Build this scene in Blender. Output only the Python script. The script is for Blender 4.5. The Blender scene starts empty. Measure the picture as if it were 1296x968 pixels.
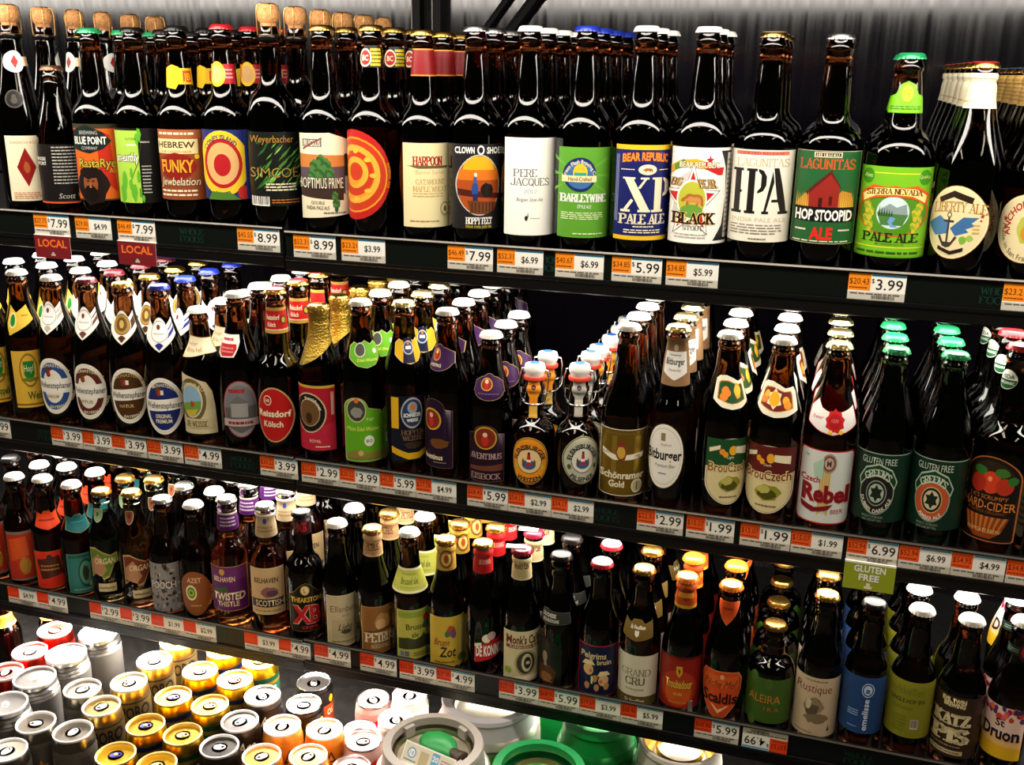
import bpy, bmesh, math, random
from mathutils import Vector, Matrix
random.seed(7)
PI = math.pi
SC = bpy.context.scene
COL = SC.collection

# ------------------------------------------------------------------ camera
# world: x runs along the shelves, y goes into the case, z up, origin at the lens, metres
cd = bpy.data.cameras.new('camera'); cam = bpy.data.objects.new('camera', cd); COL.objects.link(cam)
cd.sensor_fit = 'HORIZONTAL'; cd.sensor_width = 36.0; cd.lens = 1308 / 1296 * 36.0; cd.clip_start = .02
XW, UW, YW = (0.95264354, 0.10184383, -0.28652768), (0.0150764, -0.95690817, -0.28999905), (0.3037153, -0.27194591, 0.91312783)
# rows of the matrix are the world axes written in camera coordinates (x right, y up, z towards the viewer)
cam.matrix_world = Matrix(((XW[0], -XW[1], -XW[2], 0), (YW[0], -YW[1], -YW[2], 0), (UW[0], -UW[1], -UW[2], 0), (0, 0, 0, 1)))
SC.camera = cam

# ------------------------------------------------------------------ world and exposure
SC.view_settings.view_transform = 'Standard'; SC.view_settings.look = 'None'
SC.view_settings.exposure = 0.0; SC.view_settings.gamma = 1.0; SC.view_settings.use_curve_mapping = False
w = bpy.data.worlds.new('store_air'); SC.world = w; w.use_nodes = True
w.node_tree.nodes['Background'].inputs['Color'].default_value = (1.0, .87, .72, 1)
w.node_tree.nodes['Background'].inputs['Strength'].default_value = .02

# ------------------------------------------------------------------ lights
WARM = (1.0, .83, .60); NEUT = (1.0, .93, .84)
def area(name, loc, sx, sy, energy, color, rot=(0, 0, 0)):
    l = bpy.data.lights.new(name, 'AREA'); l.shape = 'RECTANGLE'; l.size = sx; l.size_y = sy; l.energy = energy; l.color = color
    o = bpy.data.objects.new(name, l); COL.objects.link(o); o.location = loc; o.rotation_euler = rot
    return o
CANOPY_Z = .255
area('canopy_front_tube', (-.45, 1.12, CANOPY_Z - .078), 4.2, .09, 26, NEUT, (math.radians(35), 0, 0))
for z, e in ((-.283, 9), (-.632, 9), (-.948, 16)):
    area('shelf_lamp', (-1.50, 1.41, z), 1.45, .12, e * (4.2 if e > 12 else 1), NEUT, (math.radians(-24 if e > 12 else 0), 0, 0))
    area('shelf_lamp', (.10, 1.41, z), 1.65, .12, e * 1.1, NEUT, (math.radians(-24 if e > 12 else 0), 0, 0))
CEIL_Z = 1.75
TROFFERS = [(-3.3, -1.6), (-.62, -.2), (2.2, -1.6)]
for tx, ty in TROFFERS:
    for k in (-1, 0, 1):
        area('ceiling_tube', (tx + k * .16, ty, CEIL_Z - .035), .05, 2.0, 10, WARM)

# ------------------------------------------------------------------ materials
def lin(h):
    h = h.lstrip('#'); o = []
    for i in (0, 2, 4):
        c = int(h[i:i + 2], 16) / 255; o.append(c / 12.92 if c <= .04045 else ((c + .055) / 1.055) ** 2.4)
    return (*o, 1)
PAL = dict(white='#f4f1e6', cream='#eadfbd', tan='#c9a46a', black='#0c0a0a', dark='#1b1815', grey='#77746c', lgrey='#b9b6aa',
  red='#b8161a', dred='#6f1214', orange='#dd5a12', rorange='#e2431a', yellow='#f0c51e', gold='#b98a2a', lime='#8fc23a', green='#3f8f2a',
  dgreen='#123a22', teal='#1f6a62', navy='#17215c', blue='#2a5cae', sky='#6db3d8', purple='#4a1c52', lpurple='#7a3a86', brown='#6a3a18',
  dbrown='#35200f', maroon='#5a1a1c', pink='#d88a8a', leaf='#5fa81e', pale='#cfe07a', rust='#a8441a', khaki='#8f8a4a')
_m = {}
def pmat(name, color, rough=.5, metal=0, spec=.5, coat=0, trans=0, ior=1.45, noise=None, bump=None, aniso=0):
    if name in _m: return _m[name]
    m = bpy.data.materials.new(name); m.use_nodes = True; nt = m.node_tree; b = nt.nodes['Principled BSDF']
    c = lin(color) if isinstance(color, str) else (*color, 1)
    b.inputs['Base Color'].default_value = c; b.inputs['Roughness'].default_value = rough; b.inputs['Metallic'].default_value = metal
    b.inputs['Specular IOR Level'].default_value = spec; b.inputs['Coat Weight'].default_value = coat; b.inputs['Coat Roughness'].default_value = .08
    b.inputs['Transmission Weight'].default_value = trans; b.inputs['IOR'].default_value = ior
    if noise or bump:
        tc = nt.nodes.new('ShaderNodeTexCoord'); mp = nt.nodes.new('ShaderNodeMapping'); nt.links.new(tc.outputs['Object'], mp.inputs['Vector'])
        n = nt.nodes.new('ShaderNodeTexNoise'); nt.links.new(mp.outputs['Vector'], n.inputs['Vector'])
        sc, amt, st = noise if noise else bump
        n.inputs['Scale'].default_value = sc; n.inputs['Detail'].default_value = 4; mp.inputs['Scale'].default_value = st
        if noise:
            r = nt.nodes.new('ShaderNodeValToRGB'); nt.links.new(n.outputs['Fac'], r.inputs['Fac'])
            r.color_ramp.elements[0].position = .3; r.color_ramp.elements[1].position = .7
            r.color_ramp.elements[0].color = (*[x * (1 - amt) for x in c[:3]], 1); r.color_ramp.elements[1].color = (*[min(1, x * (1 + amt)) for x in c[:3]], 1)
            nt.links.new(r.outputs['Color'], b.inputs['Base Color'])
        else:
            bp = nt.nodes.new('ShaderNodeBump'); bp.inputs['Strength'].default_value = amt; bp.inputs['Distance'].default_value = .002
            nt.links.new(n.outputs['Fac'], bp.inputs['Height']); nt.links.new(bp.outputs['Normal'], b.inputs['Normal'])
    _m[name] = m; return m
def paper(c):
    if c.startswith('m:'):                                   # printed metallic ink
        return pmat('metallic_print_' + c[2:], PAL.get(c[2:], c[2:]), .32, .8)
    key = PAL.get(c, c)
    return pmat('print_' + c.lstrip('#'), key, .42, 0, .4)
def fit(name, mats):
    return [pmat(*a) for a in mats]
GLASS = {
 'dark': ((.028, .008, .003), (.11, .028, .008)), 'amber': ((.05, .014, .004), (.13, .038, .009)), 'green': ((.012, .02, .010), (.03, .05, .02)),
 'black': ((.010, .005, .003), (.03, .012, .006)), 'clear': ((.10, .07, .03), (.85, .86, .80)), 'clearbrown': ((.20, .07, .03), (.86, .82, .76)),
 'rust': ((.42, .11, .018), (.20, .06, .014)), 'ale': ((.62, .20, .04), (.88, .84, .76)), 'ale2': ((.22, .055, .014), (.84, .78, .7))}
def glassmats(g):
    lo, hi = GLASS[g]
    return [pmat('filled_glass_' + g, lo, .015, 0, .5, 0, 1.0, 1.5), pmat('neck_glass_' + g, hi, .015, 0, .5, 0, 1.0, 1.5)]
STEEL = lambda: pmat('bright_steel', (.75, .74, .72), .25, 1)

# ------------------------------------------------------------------ object helpers
def link(o, parent=None):
    COL.objects.link(o)
    if parent: o.parent = parent
    return o
def obj(name, me, parent=None, loc=(0, 0, 0)):
    o = bpy.data.objects.new(name, me); o.location = loc; return link(o, parent)
def thing(name, label, cat, loc, group=None, rz=0):
    o = bpy.data.objects.new(name, None); o.location = loc; o.rotation_euler = (0, 0, rz); o.empty_display_size = .02
    o['label'] = label; o['category'] = cat
    if group: o['group'] = group
    return link(o)
def tag(o, label, cat, group=None):
    o['label'] = label; o['category'] = cat
    if group: o['group'] = group
    return o
def dup(root, loc, rz, label, group=None):
    r = root.copy(); r.location = loc; r.rotation_euler = (0, 0, rz); r['label'] = label
    if group: r['group'] = group
    COL.objects.link(r)
    for ch in root.children:
        c = ch.copy(); COL.objects.link(c); c.parent = r
        for g in ch.children:
            d = g.copy(); COL.objects.link(d); d.parent = c
    return r
def mesh(name, verts, faces, mats, idx=None, smooth=True, angle=.6):
    me = bpy.data.meshes.new(name); me.from_pydata(verts, [], faces)
    for m in mats: me.materials.append(m)
    if idx: me.polygons.foreach_set('material_index', idx)
    if smooth:
        me.polygons.foreach_set('use_smooth', [True] * len(me.polygons)); me.set_sharp_from_angle(angle=angle)
    me.update(); return me
def lathe(name, prof, mats, segs=40, mfun=None, close=True, rfun=None, angle=.6):
    v, f, ix = [], [], []
    for i, (r, z) in enumerate(prof):
        for s in range(segs):
            a = 2 * PI * s / segs; rr = rfun(i, s, r) if rfun else r
            v.append((rr * math.cos(a), rr * math.sin(a), z))
    for i in range(len(prof) - 1):
        zm = (prof[i][1] + prof[i + 1][1]) / 2
        for s in range(segs):
            t = (s + 1) % segs
            f.append((i * segs + s, i * segs + t, (i + 1) * segs + t, (i + 1) * segs + s)); ix.append(mfun(i, zm) if mfun else 0)
    if close:
        f.append(tuple(reversed(range(segs)))); ix.append(mfun(0, prof[0][1]) if mfun else 0)
        n = (len(prof) - 1) * segs; f.append(tuple(range(n, n + segs))); ix.append(mfun(len(prof) - 2, prof[-1][1]) if mfun else 0)
    return mesh(name, v, f, mats, ix, True, angle)
def boxes(name, bl, mats, idx=None, smooth=False):
    v, f, ix = [], [], []
    for k, (x0, y0, z0, x1, y1, z1) in enumerate(bl):
        n = len(v); v += [(x0, y0, z0), (x1, y0, z0), (x1, y1, z0), (x0, y1, z0), (x0, y0, z1), (x1, y0, z1), (x1, y1, z1), (x0, y1, z1)]
        f += [tuple(n + i for i in q) for q in ((3, 2, 1, 0), (4, 5, 6, 7), (0, 1, 5, 4), (1, 2, 6, 5), (2, 3, 7, 6), (3, 0, 4, 7))]
        ix += [idx[k] if idx else 0] * 6
    return mesh(name, v, f, mats, ix, smooth)
def tubes(name, lines, r, mat, n=6):
    v, f = [], []
    for pts in lines:
        pts = [Vector(p) for p in pts]; base = len(v); up = None
        for i, p in enumerate(pts):
            d = (pts[min(i + 1, len(pts) - 1)] - pts[max(i - 1, 0)]).normalized()
            if up is None: up = d.orthogonal().normalized()
            up = (up - d * up.dot(d)).normalized(); sd = d.cross(up)
            for k in range(n):
                a = 2 * PI * k / n; v.append(tuple(p + (up * math.cos(a) + sd * math.sin(a)) * r))
        for i in range(len(pts) - 1):
            for k in range(n):
                t = (k + 1) % n; f.append((base + i * n + k, base + i * n + t, base + (i + 1) * n + t, base + (i + 1) * n + k))
        f.append(tuple(base + k for k in reversed(range(n)))); f.append(tuple(base + (len(pts) - 1) * n + k for k in range(n)))
    return mesh(name, v, f, [mat])
def extrude_x(name, prof, x0, x1, mats, idx=None):
    n = len(prof); v = [(x0, y, z) for y, z in prof] + [(x1, y, z) for y, z in prof]
    f = [(i, (i + 1) % n, n + (i + 1) % n, n + i) for i in range(n)] + [tuple(reversed(range(n))), tuple(range(n, 2 * n))]
    me = mesh(name, v, f, mats, (idx + [0, 0]) if idx else None, False)
    bm = bmesh.new(); bm.from_mesh(me); bmesh.ops.recalc_face_normals(bm, faces=bm.faces); bm.to_mesh(me); bm.free(); return me

# ------------------------------------------------------------------ lettering
_t = {}
def sans(s, bold):
    k = (s, bold)
    if k in _t: return _t[k]
    c = bpy.data.curves.new('t', 'FONT'); c.body = s; c.size = 1; c.resolution_u = 2; c.offset = bold; c.fill_mode = 'FRONT'
    o = bpy.data.objects.new('t', c); me = o.to_mesh()
    vs = [(v.co.x, v.co.y) for v in me.vertices]; fs = [tuple(p.vertices) for p in me.polygons]
    o.to_mesh_clear(); bpy.data.objects.remove(o); bpy.data.curves.remove(c)
    ys = [y for _, y in vs] or [0]; xs = [x for x, _ in vs] or [0]
    x0 = min(xs); vs = [((x - x0) / .73, y / .73) for x, y in vs]
    _t[k] = (vs, fs, (max(xs) - x0) / .73); return _t[k]
def _c(*p): return p
BOWL = [(.1, 1), (.42, 1), (.62, .9), (.66, .75), (.62, .6), (.42, .5), (.1, .5)]
OO = [(.38, 1), (.16, .9), (.05, .68), (.05, .32), (.16, .1), (.38, 0), (.6, .1), (.71, .32), (.71, .68), (.6, .9), (.38, 1)]
GLY = {'A': [[(.04, 0), (.36, 1)], [(.36, 1), (.7, 0)], [(.16, .33), (.58, .33)]], 'B': [[(.1, 0), (.1, 1)], BOWL, [(.1, .5), (.45, .5), (.68, .4), (.7, .22), (.62, .06), (.42, 0), (.1, 0)]],
 'C': [[(.68, .78), (.56, .94), (.38, 1), (.16, .9), (.05, .68), (.05, .32), (.16, .1), (.38, 0), (.58, .06), (.7, .24)]], 'D': [[(.1, 0), (.1, 1)], [(.1, 1), (.4, 1), (.62, .88), (.7, .65), (.7, .35), (.62, .12), (.4, 0), (.1, 0)]],
 'E': [[(.1, 0), (.1, 1)], [(.1, 1), (.6, 1), (.6, .84)], [(.1, .52), (.46, .52)], [(.1, 0), (.64, 0), (.64, .18)]], 'F': [[(.1, 0), (.1, 1)], [(.1, 1), (.6, 1), (.6, .82)], [(.1, .52), (.46, .52)]],
 'G': [[(.66, .8), (.54, .95), (.38, 1), (.16, .9), (.05, .68), (.05, .32), (.16, .1), (.38, 0), (.6, .06), (.66, .12), (.66, .44), (.42, .44)]], 'H': [[(.1, 0), (.1, 1)], [(.66, 0), (.66, 1)], [(.1, .5), (.66, .5)]],
 'I': [[(.2, 0), (.2, 1)]], 'J': [[(.5, 1), (.5, .22), (.4, .04), (.22, 0), (.06, .12), (.06, .25)]], 'K': [[(.1, 0), (.1, 1)], [(.1, .42), (.62, 1)], [(.26, .58), (.68, 0)]], 'L': [[(.1, 0), (.1, 1)], [(.1, 0), (.6, 0), (.6, .2)]],
 'M': [[(.08, 0), (.08, 1)], [(.08, 1), (.42, .2)], [(.42, .2), (.76, 1)], [(.76, 1), (.76, 0)]], 'N': [[(.1, 0), (.1, 1)], [(.1, 1), (.68, 0)], [(.68, 0), (.68, 1)]], 'O': [OO], 'P': [[(.1, 0), (.1, 1)], BOWL],
 'Q': [OO, [(.42, .25), (.74, -.08)]], 'R': [[(.1, 0), (.1, 1)], BOWL, [(.4, .5), (.7, 0)]], 'S': [[(.6, .8), (.5, .95), (.34, 1), (.15, .94), (.08, .76), (.16, .6), (.5, .44), (.62, .28), (.56, .08), (.36, 0), (.16, .05), (.06, .22)]],
 'T': [[(.36, 0), (.36, 1)], [(.04, .82), (.04, 1), (.68, 1), (.68, .82)]], 'U': [[(.1, 1), (.1, .25), (.2, .06), (.38, 0), (.56, .06), (.66, .25), (.66, 1)]], 'V': [[(.04, 1), (.36, 0)], [(.36, 0), (.68, 1)]],
 'W': [[(.02, 1), (.24, 0)], [(.24, 0), (.45, .9)], [(.45, .9), (.66, 0)], [(.66, 0), (.88, 1)]], 'X': [[(.06, 1), (.68, 0)], [(.66, 1), (.06, 0)]], 'Y': [[(.04, 1), (.36, .46)], [(.68, 1), (.36, .46)], [(.36, .46), (.36, 0)]],
 'Z': [[(.1, .82), (.1, 1), (.62, 1), (.08, 0), (.66, 0), (.66, .2)]], '-': [[(.1, .5), (.5, .5)]], '.': [[(.1, .02), (.22, .02)]], "'": [[(.12, 1), (.12, .75)]], '0': [OO], '1': [[(.3, 0), (.3, 1)]], '2': [[(.08, .75), (.15, .95), (.35, 1), (.58, .9), (.6, .7), (.08, 0), (.64, 0)]]}
GW = {'I': .4, 'M': .86, 'W': .92, '.': .3, "'": .24, 'J': .6, '-': .6, 'E': .72, 'L': .68, 'F': .68, 'S': .7}
def slab(s, weight):
    k = ('slab', s, weight)
    if k in _t: return _t[k]
    vs, fs, x = [], [], 0
    def quad(p, q, wd):
        dx, dy = q[0] - p[0], q[1] - p[1]; l = math.hypot(dx, dy) or 1; ux, uy = dx / l, dy / l; nx, ny = -uy * wd / 2, ux * wd / 2; e = wd * .18
        n = len(vs); vs.extend([(p[0] - ux * e + nx, p[1] - uy * e + ny), (p[0] - ux * e - nx, p[1] - uy * e - ny), (q[0] + ux * e - nx, q[1] + uy * e - ny), (q[0] + ux * e + nx, q[1] + uy * e + ny)]); fs.append((n, n + 1, n + 2, n + 3))
    for ch in s:
        for st in GLY.get(ch, []):
            for i, (p, q) in enumerate(zip(st, st[1:])):
                dx, dy = q[0] - p[0], q[1] - p[1]; l = math.hypot(dx, dy) or 1
                th = weight * (.42 + .58 * abs(dy) / l)
                if ch in 'AVXMNWY' and dx * dy > 0: th = weight * .5
                quad((p[0] + x, p[1]), (q[0] + x, q[1]), th)
            if len(st) == 2 and abs(st[0][1] - st[1][1]) > .3:
                for px, py in st:
                    if py in (0, 1) and not (ch == 'A' and py == 1) and not (ch in 'VWMN' and py == 0 and ch != 'M' and px not in (.1,)):
                        hw = weight * 1.0; sg = .07 if py == 0 else -.07
                        quad((px - hw + x, py + sg * .3), (px + hw + x, py + sg * .3), .085)
        x += GW.get(ch, .76) + .06 if ch != ' ' else .4
    xs = [p[0] for p in vs] or [0]; x0 = min(xs); vs = [(p[0] - x0, p[1]) for p in vs]
    _t[k] = (vs, fs, max(xs) - x0); return _t[k]

# ------------------------------------------------------------------ printed labels: flat shapes in label space, bent round the thing they are stuck to
class Lab:
    def __init__(s, W, H): s.W, s.H, s.it, s.flat = W, H, [], False      # millimetres
    def add(s, pts, faces, c): s.it.append((pts, faces, c))
    def P(s, x, y): return (x * s.W / 2, y * s.H)
    def poly(s, pts, c): s.add([s.P(*p) for p in pts], [tuple(range(len(pts)))], c)
    def rect(s, x0, y0, x1, y1, c): s.poly([(x0, y0), (x1, y0), (x1, y1), (x0, y1)], c)
    def ell(s, x, y, rx, ry, c, n=32): s.poly([(x + rx * math.cos(2 * PI * i / n), y + ry * math.sin(2 * PI * i / n)) for i in range(n)], c)
    def circ(s, x, y, r, c, n=28): s.ell(x, y, r * s.H * 2 / s.W, r, c, n)
    def ring(s, x, y, r, t, c, c2): s.circ(x, y, r, c); s.circ(x, y, r - t, c2)
    def star(s, x, y, r, c, k=5, q=.4, a0=90):
        s.poly([(x + (r if i % 2 == 0 else r * q) * math.cos(math.radians(a0 + i * 180 / k)) * s.H * 2 / s.W, y + (r if i % 2 == 0 else r * q) * math.sin(math.radians(a0 + i * 180 / k))) for i in range(2 * k)], c)
    def blob(s, x, y, rx, ry, c, seed=1, n=14, j=.25):
        rr = random.Random(seed); s.poly([(x + rx * (1 - j * rr.random()) * math.cos(2 * PI * i / n), y + ry * (1 - j * rr.random()) * math.sin(2 * PI * i / n)) for i in range(n)], c)
    def lines(s, x0, x1, y0, y1, n, c, fill=.45, seed=3):
        rr = random.Random(seed)
        for i in range(n):
            y = y1 + (y0 - y1) * (i + .5) / n; h = abs(y1 - y0) / n * fill / 2; a, b = x0, x1 - (x1 - x0) * rr.random() * .2; k = x0
            while k < b:
                e = min(b, k + (x1 - x0) * (.06 + .14 * rr.random())); s.rect(k, y - h, e, y + h, c); k = e + (x1 - x0) * .025
    def bars(s, x0, x1, y0, y1, c, n=14, bg=None):
        if bg: s.rect(x0, y0, x1, y1, bg)
        rr = random.Random(5); k = x0 + (x1 - x0) * .06
        while k < x1 - (x1 - x0) * .06:
            wd = (x1 - x0) / n * (.25 + .5 * rr.random()); s.rect(k, y0 + (y1 - y0) * .12, k + wd, y1, c); k += wd + (x1 - x0) / n * (.25 + .4 * rr.random())
    def _put(s, g, x, y, h, c, w, sh, arc, al):
        vs, fs, tw = g; hm = h * s.H; k = hm if w is None else w * s.W / max(tw, 1e-6); tot = tw * k
        off = {'c': -tot / 2, 'l': 0, 'r': -tot}[al]; cx, cy = s.P(x, y); o = []
        for vx, vy in vs:
            X = vx * k + off + sh * (vy - .5) * hm; Y = (vy - .5) * hm + arc * s.H * (1 - (2 * X / max(s.W, 1e-6)) ** 2) - (arc * s.H if arc else 0) * 0
            o.append((cx + X, cy + Y))
        s.add(o, fs, c)
    def text(s, t, x, y, h, c, w=None, b=.0, sh=0, arc=0, al='c'): s._put(sans(t, b), x, y, h, c, w, sh, arc, al)
    def slab(s, t, x, y, h, c, w=None, wt=.2, sh=0, arc=0, al='c'): s._put(slab(t, wt), x, y, h, c, w, sh, arc, al)
    def outl(s, t, x, y, h, c, c2, w=None, b=.02, o=.05, slabby=False, **k):
        (s.slab if slabby else s.text)(t, x, y, h, c2, w=w, **({'wt': .36} if slabby else {'b': b + o}), **k); (s.slab if slabby else s.text)(t, x, y, h, c, w=w, **({'wt': .2} if slabby else {'b': b}), **k)
    def round(s, t, x, y, r, h, c, a0=90, b=.01, low=False, wt=None):
        vs, fs, tw = slab(t, wt) if wt else sans(t, b); R = r * s.H; k = h * s.H; cx, cy = s.P(x, y); o = []
        for vx, vy in vs:
            dx = (vx - tw / 2) * k; dy = (vy - .5) * k
            if low: a = math.radians(a0) + dx / R; q = R - dy
            else: a = math.radians(a0) - dx / R; q = R + dy
            o.append((cx + q * math.cos(a), cy + q * math.sin(a)))
        s.add(o, fs, c)
    def base(s, shape, c, bc=None, bt=1.5, bc2=None, bt2=1.0):
        s.edge = shape; o = OUT[shape] if isinstance(shape, str) else shape
        if bc: s.poly(o, bc); kx, ky = 1 - 2 * bt / s.W, 1 - 2 * bt / s.H; o = [(x * kx, .5 + (y - .5) * ky) for x, y in o]
        if bc2: s.poly(o, bc2); kx, ky = 1 - 2 * bt2 / s.W, 1 - 2 * bt2 / s.H; o = [(x * kx, .5 + (y - .5) * ky) for x, y in o]
        s.poly(o, c)
    def build(s, name, parent, rf=None, z0=0, rot=0, eps=.00022, lift=.00008, zcuts=(), segs=40):
        lift = min(lift, .0005 / max(1, len(s.it)))
        bm = bmesh.new(); mats, mi = [], {}; lay = bm.verts.layers.float.new('lift')
        for L, (pts, faces, c) in enumerate(s.it):
            if c not in mi: mi[c] = len(mats); mats.append(paper(c))
            bv = [bm.verts.new((x, y, 0)) for x, y in pts]
            for v in bv: v[lay] = L
            for f in faces:
                try: fc = bm.faces.new([bv[i] for i in f]); fc.material_index = mi[c]
                except ValueError: pass
        big = [f for f in bm.faces if len(f.verts) > 4]
        if big: bmesh.ops.triangulate(bm, faces=big)
        rr = rf(z0 + s.H * .0005) if rf else 0
        if rf:
            hw = s.W / 2000 / rr
            if hw > .95 and not s.flat:                       # wide artwork is laid out to be read from the front of the bottle
                tm = min(1.4, hw)
                for v in bm.verts:
                    xn = v.co.x * 2 / s.W
                    if abs(xn) <= 1: v.co.x = math.asin(xn * math.sin(tm)) * rr * 1000 * hw / tm
            a0 = math.radians(rot) - PI / 2; st = 2 * PI / segs; k = math.ceil((a0 - hw * 1.3) / st)
            while k * st < a0 + hw * 1.3:                    # cut along the facets of the glass so that print lies flat on it
                bmesh.ops.bisect_plane(bm, geom=bm.verts[:] + bm.edges[:] + bm.faces[:], plane_co=((k * st - a0) * rr * 1000, 0, 0), plane_no=(1, 0, 0)); k += 1
            for z in zcuts:
                if z0 + .0003 < z < z0 + s.H / 1000 - .0003: bmesh.ops.bisect_plane(bm, geom=bm.verts[:] + bm.edges[:] + bm.faces[:], plane_co=(0, (z - z0) * 1000, 0), plane_no=(0, 1, 0))
        for f in bm.faces:
            if f.normal.z < 0: f.normal_flip()
        for v in bm.verts:
            x, y, l = v.co.x / 1000, v.co.y / 1000, v[lay]
            if rf:
                a = math.radians(rot) - PI / 2 + x / rr; q = rf(z0 + y) + eps + l * lift; q *= math.cos(PI / segs) / math.cos(a % (2 * PI / segs) - PI / segs); v.co = (q * math.cos(a), q * math.sin(a), z0 + y)
            else: v.co = (x, -eps - l * lift, z0 + y)
        for f in bm.faces: f.smooth = bool(rf)
        me = bpy.data.meshes.new(name); bm.to_mesh(me); bm.free()
        for m in mats: me.materials.append(m)
        return obj(name, me, parent)
def _arc(cx, cy, rx, ry, a, b, n=14): return [(cx + rx * math.cos(math.radians(a + (b - a) * i / n)), cy + ry * math.sin(math.radians(a + (b - a) * i / n))) for i in range(n + 1)]
OUT = dict(rect=[(-1, 0), (1, 0), (1, 1), (-1, 1)], ell=_arc(0, .5, 1, .5, 0, 350, 34), arch=[(-1, .02), (-.96, 0), (.96, 0), (1, .02)] + _arc(0, .74, 1, .26, 0, 180),
 rrect=_arc(.9, .07, .1, .07, -90, 0, 4) + _arc(.9, .93, .1, .07, 0, 90, 4) + _arc(-.9, .93, .1, .07, 90, 180, 4) + _arc(-.9, .07, .1, .07, 180, 270, 4),
 tomb=[(1, .97), (.5, .985), (0, 1), (-.5, .985), (-1, .97)] + _arc(0, .34, 1, .34, 180, 360),
 vee=[(-1, .98), (-1, .5), (0, 0), (1, .5), (1, .98), (.62, .8)] + _arc(0, .62, .6, .38, 20, 160, 12) + [(-.62, .8)],
 bib=[(-1, .78), (-.92, .35), (-.5, .08), (0, 0), (.5, .08), (.92, .35), (1, .78), (.8, .95), (.45, .86), (0, 1), (-.45, .86), (-.8, .95)],
 dip=[(-1, .7), (-.95, .3)] + _arc(0, .4, .9, .4, 195, 345, 8) + [(.95, .3), (1, .7), (.6, .86)] + _arc(0, .8, .4, .2, 30, 150, 6) + [(-.6, .86)],
 pick=[(0, 0), (.42, .08), (.78, .3), (.98, .6), (1, .84), (.86, .98), (.4, 1), (-.4, .99), (-.86, .98), (-1, .84), (-.98, .6), (-.78, .3), (-.42, .08)],
 drop=[(0, 0), (.7, .4), (1, .95), (.9, 1), (-.9, 1), (-1, .95), (-.7, .4)],
 stepr=[(-1, .04), (-.94, 0), (.94, 0), (1, .04), (1, .72), (.9, .78), (.25, .84)] + _arc(-.4, .84, .6, .16, 0, 180, 10),
 crown=[(-1, 0), (1, 0), (1, .84), (.6, .86)] + _arc(0, .86, .6, .14, 0, 180, 10) + [(-.6, .86), (-1, .84)],
 brace=[(-1, .95), (-.9, .2), (0, 0), (.9, .2), (1, .95), (.5, .82), (.3, 1), (-.3, 1), (-.5, .82)])
BEAR = [(-.95, .35), (-.8, .55), (-.6, .62), (-.45, .8), (-.2, .85), (.1, .8), (.5, .82), (.8, .7), (.92, .45), (.95, .05), (.75, .05), (.7, .25), (.55, .3), (.5, .05), (.3, .05), (.28, .3), (-.2, .3), (-.3, .05), (-.5, .05), (-.48, .3), (-.6, .35), (-.75, .28)]
def bear(L, x, y, sx, sy, c): L.poly([(x + px * sx, y + (py - .45) * sy) for px, py in BEAR], c)
def hopcone(L, x, y, r, c, c2):
    for k, (dx, dy) in enumerate(((0, .9), (-.5, .5), (.5, .5), (0, .3), (-.45, 0), (.45, 0), (0, -.4), (0, -.8))): L.circ(x + dx * r * L.H * 2 / L.W, y + dy * r, r * .55, c if k % 2 else c2, 10)
D = {}
def design(*names):
    def d(fn):
        for n in names: D[n] = fn
        return fn
    return d
@design('ace')
def _(L, n): L.base('rect', 'cream'); L.poly([(-.05, .22), (.4, .52), (-.05, .82), (-.5, .52)], '#8e1414'); L.blob(-.05, .52, .16, .1, '#a8562a'); L.text('BARBACH ACE', -.1, .90, .045, '#b0803a', w=.62); L.poly([(.75, .14), (.85, .2), (.75, .26), (.65, .2)], '#8e1414'); L.rect(.7, .03, .8, .11, '#8e1414'); L.lines(-.8, .5, .03, .14, 4, '#c06a3a')
@design('ace_neck')
def _(L, n): L.rect(-.2, .3, 1, .72, 'cream'); L.rect(.5, .3, .9, .72, 'tan'); L.circ(-.4, .5, .5, 'white'); L.poly([(-.4, .18), (-.12, .5), (-.4, .82), (-.68, .5)], '#a81c18')
@design('backtext')
def _(L, n): L.base('rect', '#15100f'); L.rect(-1, 0, 1, .03, '#d0532a'); L.lines(-.4, .85, .32, .98, 12, 'lgrey', .35); L.text('RISE', -.82, .76, .06, 'white', w=.16); L.text('PORT', -.82, .68, .06, 'white', w=.16); L.text('Scott V', .25, .13, .09, 'lgrey', w=.5, sh=.3)
@design('rasta')
def _(L, n):
    L.base('rect', '#3a3524'); L.rect(-.94, .02, .94, .94, '#d8621c'); L.poly([(.1, .94), (.66, .86), (.8, .1), (.2, .3)], '#c22818')
    L.blob(-.25, .2, .85, .28, '#1c0f0c', 3); L.ell(-.3, .22, .33, .17, '#8a4a26'); L.blob(-.3, .1, .38, .12, '#120a08', 5); L.blob(-.3, .37, .5, .1, '#1c0f0c', 8); L.rect(-.45, .25, -.35, .27, 'black'); L.rect(-.22, .25, -.12, .27, 'black'); L.poly([(-.32, .25), (-.24, .17), (-.36, .17)], '#a86a40')
    L.poly([(-.98, .9), (-.3, .99), (.4, .9), (.72, .78), (.4, .68), (-.2, .62), (-.98, .68)], '#14201f'); L.text('BREWING', -.2, .89, .05, 'lgrey', w=.4); L.text('BLUE POINT', -.18, .79, .10, 'white', w=.72, b=.02); L.text('COMPANY', -.2, .69, .045, 'lgrey', w=.36)
    L.outl('RastaRye', .05, .50, .12, '#c8a838', '#2a2a10', w=.78, sh=.1, b=.01); L.text('Ale', .7, .40, .08, '#c8a838', w=.15)
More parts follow.
